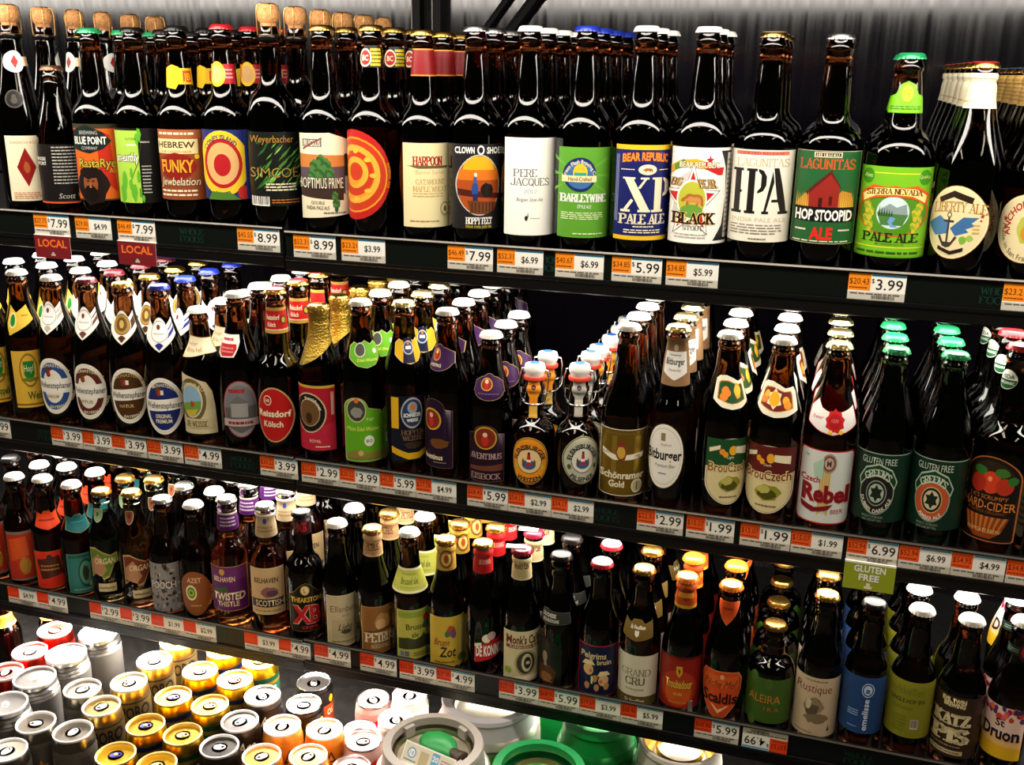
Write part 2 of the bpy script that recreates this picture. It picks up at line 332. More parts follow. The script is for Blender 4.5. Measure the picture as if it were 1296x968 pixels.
@design('earthly')
def _(L, n):
    L.base('rect', '#100e0d'); L.rect(-1, .0, .06, .97, '#a8cf4a')
    for k, (x, y, r, s) in enumerate(((.12, .92, .10, 1), (.02, .86, .09, 2), (-.3, .40, .09, 3), (-.22, .14, .15, 4), (.0, .36, .10, 5), (-.34, .25, .1, 6), (-.6, .3, .14, 8), (-.7, .12, .16, 9), (.12, .06, .06, 7))): L.blob(x, y, r, r * 1.05, '#5fae2a', s, 12, .4)
    L.outl('un-earthly', -.42, .62, .12, 'white', 'black', w=.44, b=.01, o=.05); L.text('SOUTHERN', -.22, .86, .03, 'dgreen', w=.22); L.lines(-.4, .0, .76, .80, 1, 'white'); L.poly([(-.3, .3), (-.1, .45), (.05, .55), (.2, .85), (.19, .85), (.03, .56), (-.12, .46), (-.3, .32)], '#3a5a1c'); L.rect(-.02, .08, .08, .2, '#4f9a24'); L.lines(.14, .5, .12, .52, 9, 'lgrey', .35); L.lines(.16, .5, .80, .84, 1, 'lgrey')
@design('funky')
def _(L, n):
    L.base('rect', '#8a4422'); L.rect(-1, .88, .96, 1, '#a85a34'); L.lines(-.9, .8, .91, .98, 1, 'cream'); L.rect(-1, .66, .84, .87, '#e8d49a'); L.text('HEBREW', -.1, .79, .09, '#3a1c14', w=.84, b=.02); L.text('THE CHOSEN BEER', -.1, .69, .035, '#a83a24', w=.7)
    L.blob(-.1, .48, .9, .2, '#8c1a14', 3, 16, .1); L.outl('FUNKY', -.08, .49, .18, '#f0a02a', '#5c1210', w=.74, b=.03, o=.05); L.outl('Jewbelation', 0, .27, .12, 'cream', '#6a3a1c', w=.86, sh=.2, b=.0, o=.05); L.lines(-.9, .8, .04, .16, 2, 'cream'); L.circ(.78, .62, .035, '#f0c02a')
@design('funky_neck')
def _(L, n): L.rect(-.1, .2, 1, .86, '#e8b81c'); L.rect(.35, .3, .9, .76, '#c8401c'); L.poly([(-1, .1), (-.2, 0), (.1, .3), (.1, .9), (-.4, 1), (-1, .8)], '#f0c81e'); L.text('JB', .62, .52, .3, '#f0c81e')
@design('coney')
def _(L, n):
    L.base('rect', '#202a6a'); L.circ(-.1, .52, .47, '#e8c22a'); L.circ(-.1, .52, .355, '#b01c22'); L.circ(-.1, .52, .30, '#d8a86a'); L.circ(-.1, .50, .16, '#b01c22'); L.round('CONEY ISLAND', -.1, .52, .378, .07, '#20205a', 95, .02); L.round('LAGER', -.1, .52, .44, .07, '#20205a', 270, .02, True); L.circ(.7, .1, .10, '#c02a2a'); L.rect(.8, 0, 1, 1, '#2a3a7a'); L.poly([(-.8, 0), (.6, 0), (.2, .1), (-.6, .12)], '#4a7a2a')
@design('coney_neck')
def _(L, n): L.rect(-1, .12, 1, .9, '#a8161e'); L.circ(-.25, .5, .5, '#e8c22a'); L.circ(-.25, .5, .36, '#d8a86a'); L.rect(-1, .3, -.75, .9, '#e08a2a'); L.lines(.3, .9, .3, .75, 3, '#e8a09a')
@design('hopsim')
def _(L, n):
    L.base('rect', '#0f130d'); rr = random.Random(2)
    for k in range(46):
        x, y = rr.uniform(-.75, .95), rr.uniform(.28, .90); l = rr.uniform(.05, .13); a = .7; c = rr.choice(['#3f7a2a', '#5a9a3a', '#86b85a', '#2a5a20']); dx, dy = l * 2.0, l * .8; L.poly([(x - dx, y - dy), (x - dx * .3, y - dy * .1), (x + dx, y + dy), (x + dx * .2, y - dy * .15)], c)
    L.outl('Weyerbacher', -.1, .91, .10, '#a87a2a', '#0f130d', w=.82, b=.0, o=.04, sh=.1); L.outl('SIMCOE', -.05, .46, .14, '#a88a3a', '#0f130d', w=.9, b=-.01, o=.04); L.lines(-.4, .8, .2, .32, 3, 'cream'); L.bars(-.95, -.3, .0, .13, 'black', 14, 'white'); L.lines(-.2, .9, .03, .1, 2, '#b86a2a')
@design('hoptimus')
def _(L, n):
    L.base([(-1, .0), (.9, .06), (1, .1), (1, .88), (.6, .95), (.1, 1), (-1, .99)], 'cream'); L.poly([(-1, .3), (1, .3), (1, .74), (.3, .72), (-1, .76)], '#5a4a52'); L.poly([(-1, .6), (.9, .62), (.9, .74), (-1, .76)], '#c87a3a'); L.poly([(-1, .27), (.6, .22), (.62, .4), (-1, .38)], '#3a2a24')
    L.rect(-.9, .84, -.2, .93, '#6a6468'); L.text('RUCKUS', -.55, .885, .07, 'cream', w=.3, b=.02); L.poly([(-.9, .82), (-.2, .95), (-.18, .93), (-.88, .8)], '#8a4a3a')
    for k, (x, y, r) in enumerate(((-.5, .6, .07), (-.25, .66, .07), (-.05, .6, .08), (-.3, .52, .08), (.1, .52, .06), (-.6, .5, .06), (.3, .17, .06), (.25, .26, .05))): hopcone(L, x, y, r, '#2f5a2a', '#4a7a3a')
    L.outl('HOPTIMUS PRIME', -.25, .43, .13, 'cream', '#2a2020', w=.84, b=.0, o=.05); L.rect(.66, .3, 1, .76, '#2a2422'); L.bars(.68, .98, .3, .5, 'black', 9, 'white'); L.text('DOUBLE', -.4, .2, .04, 'dark'); L.text('INDIA PALE ALE', -.4, .14, .045, 'dark', w=.42); L.lines(-.2, .7, .06, .1, 1, 'grey')
@design('disc')
def _(L, n):
    L.flat = True; L.base('ell', '#b8201c')
    for k in range(5): r = .42 - .075 * k; L.circ(.0, .5, r, '#e8942a' if k % 2 == 0 else '#c23a1c'); L.circ(.02 * k, .5 + .01 * k, r - .02, '#c23a1c' if k % 2 == 0 else '#e8a83a')
    for k in range(9): a = k * .7; L.blob(.55 * math.cos(a), .5 + .27 * math.sin(a), .1, .03, '#f0b83a', k)
    L.round('IMPERIAL ALE', 0, .5, .445, .035, '#e8942a', 0)
@design('disc_neck')
def _(L, n): L.rect(-.5, .0, .6, 1, '#14100c'); L.lines(-.1, .6, .05, .9, 5, '#d8c22a', .7); L.circ(-.4, .45, .42, 'cream'); L.circ(-.4, .45, .34, '#c0201c'); L.text('BC', -.4, .45, .26, 'cream', b=.03)
@design('harpoon')
def _(L, n): L.base('rect', '#e6d8a4'); L.slab('HARPOON', -.1, .79, .10, '#a81c18', w=.62, wt=.26); L.poly([(-.9, .735), (.8, .735), (.7, .705), (-.5, .70)], '#6a5a3a'); L.text('Barrel Series', 0, .66, .05, '#c8a86a', w=.6, sh=.2); L.slab('CATAMOUNT', 0, .545, .06, '#c09a52', w=.6, wt=.16); L.slab('MAPLE WHEAT', 0, .46, .06, '#c09a52', w=.7, wt=.16); L.lines(-.7, .6, .36, .42, 2, '#c8aa70'); L.circ(.62, .22, .085, '#b09a62'); L.circ(.62, .22, .065, '#e6d8a4'); L.blob(.62, .22, .08, .04, '#7a6a3a'); L.lines(-.8, .4, .06, .09, 1, '#a08a5a')
@design('redfoil')
def _(L, n): L.base('rect', '#7c0f13'); L.rect(-1, 0, 1, .05, '#d8882a'); L.rect(-1, .95, 1, 1, '#d8882a')
@design('feet')
def _(L, n):
    L.base('rect', '#1d1b1d'); L.ell(-.05, .52, .86, .36, 'lgrey'); L.ell(-.05, .52, .82, .345, '#a8481a'); L.poly([(-.72, .66), (.62, .66), (.5, .78), (.2, .855), (-.3, .855), (-.6, .78)], '#e8a81c'); L.poly([(-.85, .58), (.76, .58), (.72, .7), (-.78, .7)], '#d8701a'); L.poly([(-.85, .48), (.76, .42), (.75, .36), (-.84, .40)], '#4a1a12'); L.poly([(-.5, .34), (.7, .32), (.55, .22), (.2, .175), (-.4, .19)], '#6a3a1c')
    for k in range(7): L.rect(-.35 + .14 * k, .20, -.32 + .14 * k, .32, '#2a140c')
    L.ell(-.22, .47, .13, .09, '#2a4a8a'); L.ell(-.22, .59, .07, .04, '#3a5a9a'); L.circ(-.2, .645, .025, 'cream'); L.rect(-.3, .34, -.12, .42, '#1c2a5a'); L.blob(.25, .46, .28, .1, '#1c0f0c', 4)
    L.text('CLOWN', -.58, .93, .075, 'white', w=.34, b=.03); L.text('SHOES', .58, .93, .075, 'white', w=.34, b=.03); L.circ(0, .93, .055, 'white'); L.circ(0, .93, .035, 'dark'); L.slab('HOPPY FEET', -.05, .10, .075, 'white', w=.52, wt=.26); L.text('black india pale ale', -.05, .035, .04, '#d8c23a', w=.5)
@design('pere')
def _(L, n): L.base('rect', 'white'); L.slab('PERE', -.3, .645, .075, '#5a5652', w=.44, wt=.15); L.slab('JACQUES', -.08, .555, .075, '#5a5652', w=.74, wt=.15); L.slab('2012', -.1, .455, .04, '#6a6662', w=.24, wt=.10); L.text('Belgian Style Ale', -.1, .375, .04, '#5a5652', w=.5, sh=.3); L.blob(-.25, .18, .07, .03, '#2a2826', 3); L.rect(-.2, .19, -.17, .23, '#2a2826'); L.lines(-.1, .3, .17, .19, 1, 'lgrey')
@design('barley')
def _(L, n):
    L.base('rect', '#5a9a2c')
    for k in range(16): a = k * PI / 8; L.poly([(-.25 + .3 * math.cos(a), .70 + .15 * math.sin(a)), (-.25 + 1.1 * math.cos(a - .06), .70 + .5 * math.sin(a - .06)), (-.25 + 1.1 * math.cos(a + .02), .70 + .5 * math.sin(a + .02))], '#68aa34') if abs(math.sin(a)) < .55 else None
    L.ell(-.28, .70, .60, .19, '#1c2a5a'); L.ell(-.28, .70, .52, .155, '#3a6a9a'); L.circ(-.28, .72, .10, '#f0c22a')
    for k in range(9): a = PI * (k + .5) / 9; L.poly([(-.28 + .2 * math.cos(a - .1), .70 + .06 * math.sin(a)), (-.28 + .5 * math.cos(a), .70 + .14 * math.sin(a)), (-.28 + .2 * math.cos(a + .1), .70 + .06 * math.sin(a))], '#f0a81c')
    L.rect(-.9, .62, .34, .69, '#e8d8a0'); L.text('Hand-Crafted', -.28, .655, .045, '#6a3a1c', w=.42, b=.02); L.round('Green Flash Brewing Co.', -.28, .62, .225, .045, 'cream', 90, .01); L.rect(-.5, .69, -.06, .725, '#2a9a8a')
    L.slab('BARLEYWINE', -.1, .445, .085, 'white', w=.86, wt=.26); L.text('STYLE ALE', -.1, .35, .04, 'white', w=.26); L.lines(-.9, .7, .2, .29, 4, '#d8e8b0'); L.lines(-.5, .7, .03, .06, 1, '#d8e8b0'); L.rect(.86, .05, .98, .5, '#4a8a24')
@design('xp')
def _(L, n):
    L.base('rect', '#141c5e'); L.rect(-1, .95, 1, 1, '#e8b81e'); L.rect(-1, 0, 1, .045, '#e8b81e'); L.outl('BEAR REPUBLIC', .02, .855, .085, '#f0942a', '#b83a1c', w=.84, b=.02, o=.05, arc=.03); L.ell(.05, .745, .34, .055, 'cream'); bear(L, .05, .742, .2, .05, '#a8562a'); L.lines(-.85, -.4, .735, .755, 1, 'cream'); L.lines(.5, .9, .735, .755, 1, 'cream')
    L.poly([(-.78, .665), (-.38, .665), (-.38, .645), (-.44, .645), (.16, .325), (.20, .325), (.20, .30), (-.26, .30), (-.26, .325), (-.18, .325), (-.72, .645), (-.78, .645)], 'cream'); L.poly([(-.2, .645), (-.2, .665), (.12, .665), (.12, .645), (.04, .645), (-.2, .545), (-.28, .555), (-.06, .645)], 'cream'); L.poly([(-.82, .30), (-.82, .325), (-.74, .325), (-.5, .44), (-.42, .42), (-.62, .325), (-.52, .325), (-.52, .30)], 'cream')
    L.poly([(.24, .665), (.62, .665), (.62, .325), (.70, .325), (.70, .30), (.24, .30), (.24, .325), (.34, .325), (.34, .645), (.24, .645)], 'cream'); L.poly([(.68, .665), (.86, .64), (.98, .59), (.98, .53), (.86, .485), (.68, .465), (.68, .49), (.76, .52), (.76, .61), (.68, .64)], 'cream')
    L.slab('PALE ALE', -.02, .225, .10, 'cream', w=.86, wt=.24); L.lines(-.4, .4, .13, .16, 1, 'cream'); L.lines(-.7, .7, .07, .12, 2, 'cream'); L.bars(-.98, -.88, .1, .9, '#8a8ab8', 4)
@design('black')
def _(L, n):
    L.base('rect', 'white'); L.poly([(.62, .97), (1, .97), (1, .03), (.5, .03), (.78, .2), (.86, .5), (.8, .8)], '#22201e'); L.rect(.86, .06, 1, .95, '#d8d4c8'); L.lines(.88, .98, .1, .9, 16, 'grey'); 
    L.poly([(-.98, .80), (-.7, .87), (-.2, .885), (.2, .85), (.5, .80), (.74, .80), (.70, .72), (.55, .72), (.2, .77), (-.2, .81), (-.7, .79), (-.98, .72)], '#d8a81e'); L.poly([(-.9, .815), (-.6, .88), (-.5, .81), (-.88, .755)], '#5a8a2a'); L.poly([(.1, .86), (.5, .80), (.74, .80), (.70, .72), (.55, .72), (.1, .785)], '#c01c22'); L.star(.25, .87, .06, '#c01c22'); L.outl('BEAR REPUBLIC', -.08, .825, .06, 'cream', '#5a2a14', w=.66, b=.02, o=.05)
    L.poly([(-.75, .68), (-.4, .76), (-.42, .4), (-.9, .3)], '#c8c4bc'); L.star(-.28, .43, .42, '#6a5a3a', 5, .42); L.star(-.28, .43, .40, '#f4f1e6', 5, .42); L.star(-.28, .43, .33, '#c01c22', 5, .42); L.circ(-.28, .46, .21, 'white'); L.circ(-.28, .46, .19, '#b8b83a'); L.ell(-.28, .34, .38, .07, '#6a9a3a'); bear(L, -.27, .46, .40, .16, '#a8642a'); bear(L, -.25, .455, .30, .10, '#c88a4a')
    L.outl('BIG', -.80, .64, .075, '#c8a05a', '#2a1c14', w=.2, slabby=True, sh=.4); L.outl('BEAR', .2, .63, .085, '#c8a05a', '#2a1c14', w=.34, slabby=True, sh=-.5)
    L.outl('BLACK', -.18, .265, .115, '#5a2a14', '#e8c27a', w=.74, slabby=True); L.slab('BLACK', -.18, .265, .105, '#20140f', w=.72, wt=.2); L.slab('STOUT', -.2, .165, .045, '#4a4642', w=.34, wt=.14); L.lines(-.8, .3, .05, .11, 2, 'lgrey')
@design('ipa')
def _(L, n):
    L.base('rect', '#e8e2cf'); L.rect(-.86, .945, .8, .985, '#d8705a'); L.text('LIMITED RELEASE', -.05, .965, .03, '#6a2a1c', w=.7); L.slab('LAGUNITAS', -.0, .865, .085, '#c8b088', w=.84, wt=.16)
    k = '#171412'
    L.poly([(-.92, .80), (-.6, .80), (-.6, .77), (-.66, .77), (-.66, .57), (-.60, .55), (-.66, .53), (-.66, .34), (-.6, .34), (-.6, .31), (-.92, .31), (-.92, .34), (-.85, .34), (-.85, .77), (-.92, .77)], k)
    L.poly([(-.5, .80), (-.16, .80), (-.16, .77), (-.22, .77), (-.22, .34), (-.16, .34), (-.16, .31), (-.5, .31), (-.5, .34), (-.43, .34), (-.43, .77), (-.5, .77)], k); L.poly([(-.12, .80), (.04, .78), (.15, .72), (.15, .62), (.06, .56), (-.12, .53), (-.12, .56), (-.02, .60), (-.02, .73), (-.12, .77)], k)
    L.poly([(.36, .81), (.52, .81), (.84, .34), (.9, .34), (.9, .31), (.58, .31), (.58, .34), (.64, .34), (.56, .44), (.34, .44), (.36, .47), (.53, .47), (.44, .64)], k); L.poly([(.34, .78), (.40, .66), (.2, .34), (.28, .34), (.28, .31), (.06, .31), (.06, .34), (.12, .34)], k)
    L.text('INDIA PALE ALE', 0, .245, .05, '#c8b088', w=.86); L.lines(-.9, .8, .08, .2, 4, '#8a8272'); L.lines(-.3, .3, .02, .05, 1, 'grey')
@design('hop')
def _(L, n):
    L.base('rect', '#1f5a2c', '#c8b890', .6); L.rect(-.45, .93, .4, .985, '#e8dcc0'); L.rect(-.42, .937, .37, .978, '#3a1c14'); L.text('102 I.B.U.4.U.', -.02, .957, .03, 'cream', w=.36, b=.02); L.slab('LAGUNITAS', -.02, .86, .105, '#c8502a', w=.86, wt=.18)
    L.poly([(-.92, .40), (-.6, .55), (-.3, .46), (.3, .5), (.5, .58), (.8, .55), (.9, .40)], '#b8822a'); L.poly([(-.55, .40), (-.55, .55), (.12, .78), (.42, .62), (.42, .40)], '#8e241a'); L.poly([(-.62, .55), (.14, .80), (.16, .77), (-.55, .52)], '#5a1a14'); L.poly([(.1, .80), (.46, .62), (.46, .595), (.12, .75)], '#5a1a14'); L.rect(-.2, .40, -.08, .5, '#3a0f0c'); L.rect(.12, .42, .22, .52, '#4a120e')
    for k in range(7): L.poly([(-.9 + .06 * k, .40), (-.88 + .06 * k, .56 - .01 * (k % 3)), (-.86 + .06 * k, .40)], '#d8a83a'); L.poly([(.48 + .06 * k, .40), (.5 + .06 * k, .55 + .01 * (k % 3)), (.52 + .06 * k, .40)], '#d8a83a')
    L.rect(-.92, .24, .92, .40, '#0f0d0c'); L.text('HOP STOOPID', .0, .315, .115, 'white', w=.88, b=.035); L.text('ALE', -.03, .115, .13, '#d8281c', w=.36, b=.05); L.lines(-.85, -.5, .13, .17, 1, 'cream'); L.lines(.5, .85, .13, .17, 1, 'cream'); L.lines(-.9, .9, .015, .04, 1, 'cream')
@design('sierra')
def _(L, n):
    L.base('rect', '#74b81e'); L.rect(-1, .0, 1, .02, '#5a9a14'); L.rect(-.62, .925, .66, .935, '#e8d83a'); L.rect(-1, .11, 1, .12, '#e8d83a'); L.circ(-.78, .89, .085, '#3f8a1c'); L.circ(.78, .89, .085, '#3f8a1c'); L.text('Ales', -.78, .9, .05, 'pale', b=.01); L.text('Quality', .78, .9, .04, 'pale', w=.15)
    L.ell(0, .50, .98, .27, '#b86a1c'); L.ell(0, .5, .92, .25, '#4f8a1c'); L.ell(0, .50, .46, .18, '#c8dcdc'); L.poly([(-.4, .52), (-.1, .6), (.1, .56), (.36, .6), (.42, .48), (-.42, .46)], '#8a9a9a'); L.poly([(-.44, .50), (.44, .48), (.3, .36), (-.3, .36)], '#4a7a3a'); L.poly([(-.05, .46), (.1, .44), (.0, .38), (.2, .34), (-.02, .34), (-.12, .4)], '#6a9ac8')
    for k in range(6): L.poly([(-.4 + .07 * k, .46), (-.37 + .07 * k, .58 - .01 * k), (-.34 + .07 * k, .46)], '#1f4a1c')
    for s_ in (-1, 1):
        for k in range(4): hopcone(L, s_ * (.62 + .1 * (k % 2)), .34 + .07 * k, .055, '#c8b82a', '#8aa82a')
    L.poly([(-.94, .70), (-.6, .80), (-.2, .78), (0, .80), (.2, .78), (.6, .80), (.94, .70), (.9, .58), (.5, .66), (0, .68), (-.5, .66), (-.9, .58)], '#d85a1c'); L.poly([(-.88, .69), (-.55, .765), (0, .775), (.55, .765), (.88, .69), (.84, .61), (.5, .685), (0, .70), (-.5, .685), (-.84, .61)], '#f0e08a'); L.slab('SIERRA NEVADA', 0, .70, .058, '#7a3a14', w=.78, wt=.24, arc=.035)
    L.slab('PALE ALE', 0, .225, .095, '#2a2a14', w=.78, wt=.22); L.text('NET CONTENTS 24 FL OZ', 0, .15, .025, '#3a5a14', w=.4); L.lines(-.9, .9, .035, .075, 1, '#2f5a14', .6)
@design('sierra_neck')
def _(L, n): L.base([(-1, 0), (1, 0), (.95, .5), (.6, .6), (.4, .9), (0, 1), (-.4, .9), (-.6, .6), (-.95, .5)], '#7ac21e', '#5a9a14', .8); L.circ(0, .62, .26, '#a8d83a'); hopcone(L, -.1, .66, .12, '#e8b82a', '#c8a01c'); hopcone(L, .12, .6, .11, '#e8b82a', '#8aa82a'); L.lines(-.8, .8, .1, .24, 2, '#3f7a14')
@design('liberty')
def _(L, n):
    L.base('ell', '#e2d3a2', '#b88a3a', .8, '#f0e6c4', 1.2); L.poly([(-.62, .82), (-.1, .93), (.55, .84), (.5, .76), (-.1, .84), (-.56, .75)], '#2a1a10'); L.slab('LIBERTY ALE', .08, .665, .13, '#a8782a', w=.86, wt=.18, arc=.05)
    L.poly([(-.1, .42), (.3, .58), (.75, .58), (.55, .50), (.7, .47), (.4, .42), (.5, .38), (.1, .32)], '#3a6a9a'); L.poly([(-.95, .45), (-.5, .58), (-.2, .5), (-.15, .35), (-.6, .3)], '#4a7aa8'); L.rect(-.20, .2, -.13, .58, '#3a3430'); L.ring(-.165, .60, .04, .015, '#3a3430', '#e2d3a2'); L.rect(-.34, .50, .01, .53, '#3a3430'); L.poly([(-.5, .3), (-.3, .17), (-.165, .15), (-.03, .17), (.17, .3), (.1, .32), (-.03, .23), (-.3, .23), (-.42, .32)], '#3a3430'); L.blob(.35, .27, .14, .06, '#7aa83a', 2); L.blob(.55, .3, .12, .05, '#9ab84a', 5); L.lines(.6, .8, .35, .5, 3, '#c8a85a'); L.poly([(-.45, .12), (0, .06), (.4, .12), (.4, .17), (0, .11), (-.45, .17)], '#2a1a10'); L.star(.82, .6, .03, '#a81c1c'); L.star(.8, .54, .02, '#a81c1c')
@design('anchor_neck')
def _(L, n): L.base('rect', 'cream'); L.rect(-.02, .3, .02, .7, 'lgrey'); L.rect(-.08, .6, .08, .63, 'lgrey'); L.ring(0, .35, .12, .04, 'lgrey', 'cream'); L.lines(-.8, -.2, .15, .25, 1, 'tan'); L.lines(-.5, .5, .82, .9, 1, 'lgrey')
@design('steam')
def _(L, n): L.base('ell', '#e2d3a2', '#b8902a', .8, '#f0e6c4', 1.0); L.blob(.05, .5, .4, .24, '#b8b84a', 3, 18); L.blob(.1, .45, .3, .16, '#c8902a', 6, 14); L.round('ANCHOR STEAM', 0, .5, .36, .11, '#b01c1c', 110, .02); L.round('Made in San Francisco', 0, .5, .42, .085, '#5a3a1c', 245, 0, True); L.star(-.7, .62, .05, '#b01c1c')
@design('tan_neck')
def _(L, n): L.base('rect', '#d0a860'); L.lines(-.8, .8, .1, .9, 6, '#b0843a')
# ------- middle shelf
@design('bock', 'weisse')
def _(L, n): L.base('rect', '#d8ac3a'); L.rect(-1, .04, 1, .07, '#8a5a1c'); L.ell(-.3, .66, .46, .30, '#8a6a24'); L.ell(-.3, .66, .40, .26, '#d8ac3a'); L.poly([(-.58, .82), (-.02, .82), (-.04, .58), (-.3, .44), (-.56, .58)], '#1c7a2a'); L.text('Hopf', -.3, .7, .12, 'cream', w=.24); L.blob(-.3, .5, .5, .04, '#6a7a2a', 3); L.text('Weiße' if n == 'weisse' else 'DoppelBock', .0, .22, .14, '#2a5a1c', w=.5 if n == 'weisse' else .62, b=.02)
@design('bock_neck', 'weisse_neck')
def _(L, n): L.base([(-1, 1), (-1, .4), (-.7, 0), (1, .5), (.7, 1), (-.3, .75), (-.8, .95)], '#d8b43a'); L.ell(-.55, .5, .3, .26, '#e8d890'); L.ell(-.55, .5, .2, .2, '#1c7a2a'); L.lines(.1, .7, .6, .7, 1, '#a8842a')
def wei(L, n):
    c, t = dict(wblue=('#2a4a8a', 'BAVARICUM'), wmaroon=('#5a2420', 'VITUS'), wbrown=('#4a2f12', 'NATUR'), worig=('#1c2a6a', 'ORIGINAL'))[n]
    L.base('ell', '#e8e2d0', '#b0a890', .5, '#f4f0e4', 1.4)
    if n == 'wbrown': L.ell(0, .5, .84, .42, c)
    else: L.ell(0, .5, .84, .42, c); L.ell(0, .5, .56, .3, '#e8e2d0' if n != 'worig' else c); L.rect(-.9, .38, .9, .62, '#f0ece0') if n != 'worig' else None
    L.poly([(-.97, .60), (.97, .64), (.97, .44), (-.97, .40)], '#f0ece0'); L.blob(-.15, .76, .22, .1, '#5a3a24', 2); L.rect(-.2, .70, -.05, .78, '#b02a22'); L.rect(-.05, .70, .1, .78, '#e8e2d0'); L.text('Weihenstephaner', .02, .52, .11, '#2a2824', w=.92, sh=.1, b=.01)
    if n == 'worig': L.text('ORIGINAL', 0, .33, .07, 'cream', w=.42, b=.02); L.text('PREMIUM', 0, .24, .07, 'cream', w=.42, b=.02)
    else: L.text(t, -.1, .32, .06, '#8a7a4a' if n != 'wbrown' else 'tan', w=.36, b=.01); L.round('BAYERN BRAUEREI', 0, .5, .37, .05, 'cream', 300, .01, True)
    L.round('MONASTERIUM', 0, .5, .375, .055, 'cream' if n != 'wbrown' else 'tan', 80, .01)
for _k in ('wblue', 'wmaroon', 'wbrown', 'worig'): D[_k] = wei
def wneck(L, n):
    a, b = dict(wneck1=('#f0ece0', '#b8b0a0'), wneck2=('#f0ece0', '#6a3a34'), wneck3=('#5a3a1c', '#4a2a14'), wneck4=('#e8e8ec', '#1c2a7a'))[n]
    L.base('vee', 'white', '#a89a80', .5); L.poly([(.5, .60), (.98, .86), (.98, .62), (.4, .34)], b); L.poly([(.5, .55), (.98, .80), (.98, .74), (.46, .46)], 'white') if n != 'wneck3' else None; L.poly([(0, .06), (.25, .2), (0, .3), (-.25, .2)], b); L.circ(0, .60, .33, 'white'); L.circ(0, .60, .31, a if n == 'wneck3' else '#8a8a90'); L.circ(0, .60, .29, '#a8843a' if n == 'wneck3' else '#f4f0ea'); L.blob(-.05, .72, .16, .09, '#6a3a2a', 4); L.text('Weihenstephan', 0, .54, .06, '#6a6a80', w=.42, sh=.1)
    if n == 'wneck3': L.circ(0, .6, .2, '#6a4a1c'); L.blob(0, .6, .2, .14, '#c8a85a', 4)
for _k in ('wneck1', 'wneck2', 'wneck3', 'wneck4'): D[_k] = wneck
@design('urweiss')
def _(L, n): L.base([(-1, 1), (-.3, .95), (.5, .86), (.8, .7), (.92, .45), (.98, 0), (-1, 0)], '#d0c29a', '#8a7a4a', .8); L.ell(-.35, .56, .8, .36, '#6a5a34'); L.ell(-.35, .56, .62, .29, '#e0d4ac'); L.ell(-.35, .55, .56, .26, '#8ab0c8'); L.poly([(-.9, .5), (.18, .56), (.15, .42), (-.2, .30), (-.6, .30), (-.9, .4)], '#6a9a3a'); L.poly([(-.8, .38), (0, .42), (-.2, .30), (-.6, .30)], '#c8b03a'); L.blob(-.3, .5, .15, .06, '#a8482a', 3); L.round('AYINGER BRAU WEISSE', -.35, .52, .3, .07, '#d0c29a', 75, .02); L.rect(-.9, .1, .8, .26, '#c8b98a'); L.slab('UR-WEISSE', -.15, .17, .09, '#4a3a1c', w=.6, wt=.2)
@design('urneck')
def _(L, n): L.base([(-1, 0), (-.4, .1), (.4, .22), (1, .2), (1, .85), (.3, .9), (-.4, .96), (-.85, 1)], '#e6d9b4', '#b8902a', .7); L.text('Ayinger', -.45, .66, .16, '#b07a5a', w=.4, sh=.1); L.text('Bräu hell', -.3, .4, .2, '#a8602a', w=.5)
@design('kellerb')
def _(L, n): L.base('ell', '#8a8886', '#8a1c22', 1.6); L.ell(0, .5, .86, .42, '#77757a'); L.poly([(-.9, .52), (.9, .56), (.8, .2), (0, .08), (-.8, .2)], '#5a5856'); L.rect(-.5, .36, .4, .6, '#9a9894'); L.poly([(-.6, .6), (-.1, .74), (.5, .6)], '#6a6866'); L.lines(-.6, .3, .78, .86, 1, '#b01c22', .8); L.rect(-1, .20, 1, .33, '#b8a8a4'); L.lines(-.7, .7, .23, .29, 1, '#8a1c22', .8)
@design('kellerneck')
def _(L, n): L.base([(-1, .3), (-.6, 0), (.5, .05), (.8, .4), (1, .7), (1, 1), (-1, 1)], 'white', '#c8b8a0', .5); L.poly([(-.9, .3), (-.5, .06), (.4, .1), (.7, .4), (.7, .6), (-.9, .6)], '#c0242a'); L.lines(-.7, .5, .72, .86, 1, '#c0242a', .8); L.lines(-.6, .5, .2, .5, 2, 'pink')
@design('kolsch')
def _(L, n): L.base('ell', '#b41a18', '#b08a3a', 1.6, '#e8dcc0', .6); L.circ(-.3, .76, .09, '#e8dcc0'); L.circ(-.3, .76, .075, '#a81614'); L.text('HR', -.3, .76, .06, '#e8dcc0', b=.02); L.text('Reissdorf', .0, .53, .12, 'cream', w=.86, b=.03); L.text('Kölsch', -.05, .34, .11, 'cream', w=.52, b=.02)
@design('kolschneck')
def _(L, n): L.base('rect', '#b41a18'); L.rect(-1, 0, 1, .12, '#b08a3a'); L.rect(-1, .88, 1, 1, '#b08a3a'); L.rect(-1, .13, 1, .16, 'cream'); L.text('Reissdorf', -.1, .64, .2, 'cream', w=.34, b=.02); L.text('Kölsch', -.16, .36, .18, 'cream', w=.2, b=.02); L.circ(.42, .52, .16, '#2a3a1c'); L.circ(.42, .52, .11, '#b89a3a')
@design('monk')
def _(L, n): L.base('rect', '#a81a2a'); L.rect(-1, .96, 1, 1, '#c8a03a'); L.poly([(-1, 0), (1, 0), (1, .45), (.2, .36), (-1, .2)], '#b8243a'); L.circ(-.2, .58, .31, '#c8b890'); L.circ(-.2, .58, .29, '#1c1614'); L.circ(-.2, .58, .21, '#c8b890'); L.circ(-.2, .58, .20, '#6a4a2a'); L.blob(-.2, .5, .2, .1, '#3a2414', 4); L.round('Franziskaner', -.2, .58, .225, .055, 'cream', 60, .02); L.text('ROYAL', .1, .15, .05, 'cream', w=.3); L.lines(.1, .8, .04, .08, 1, 'cream'); L.bars(.86, .94, .5, .9, 'cream', 3)
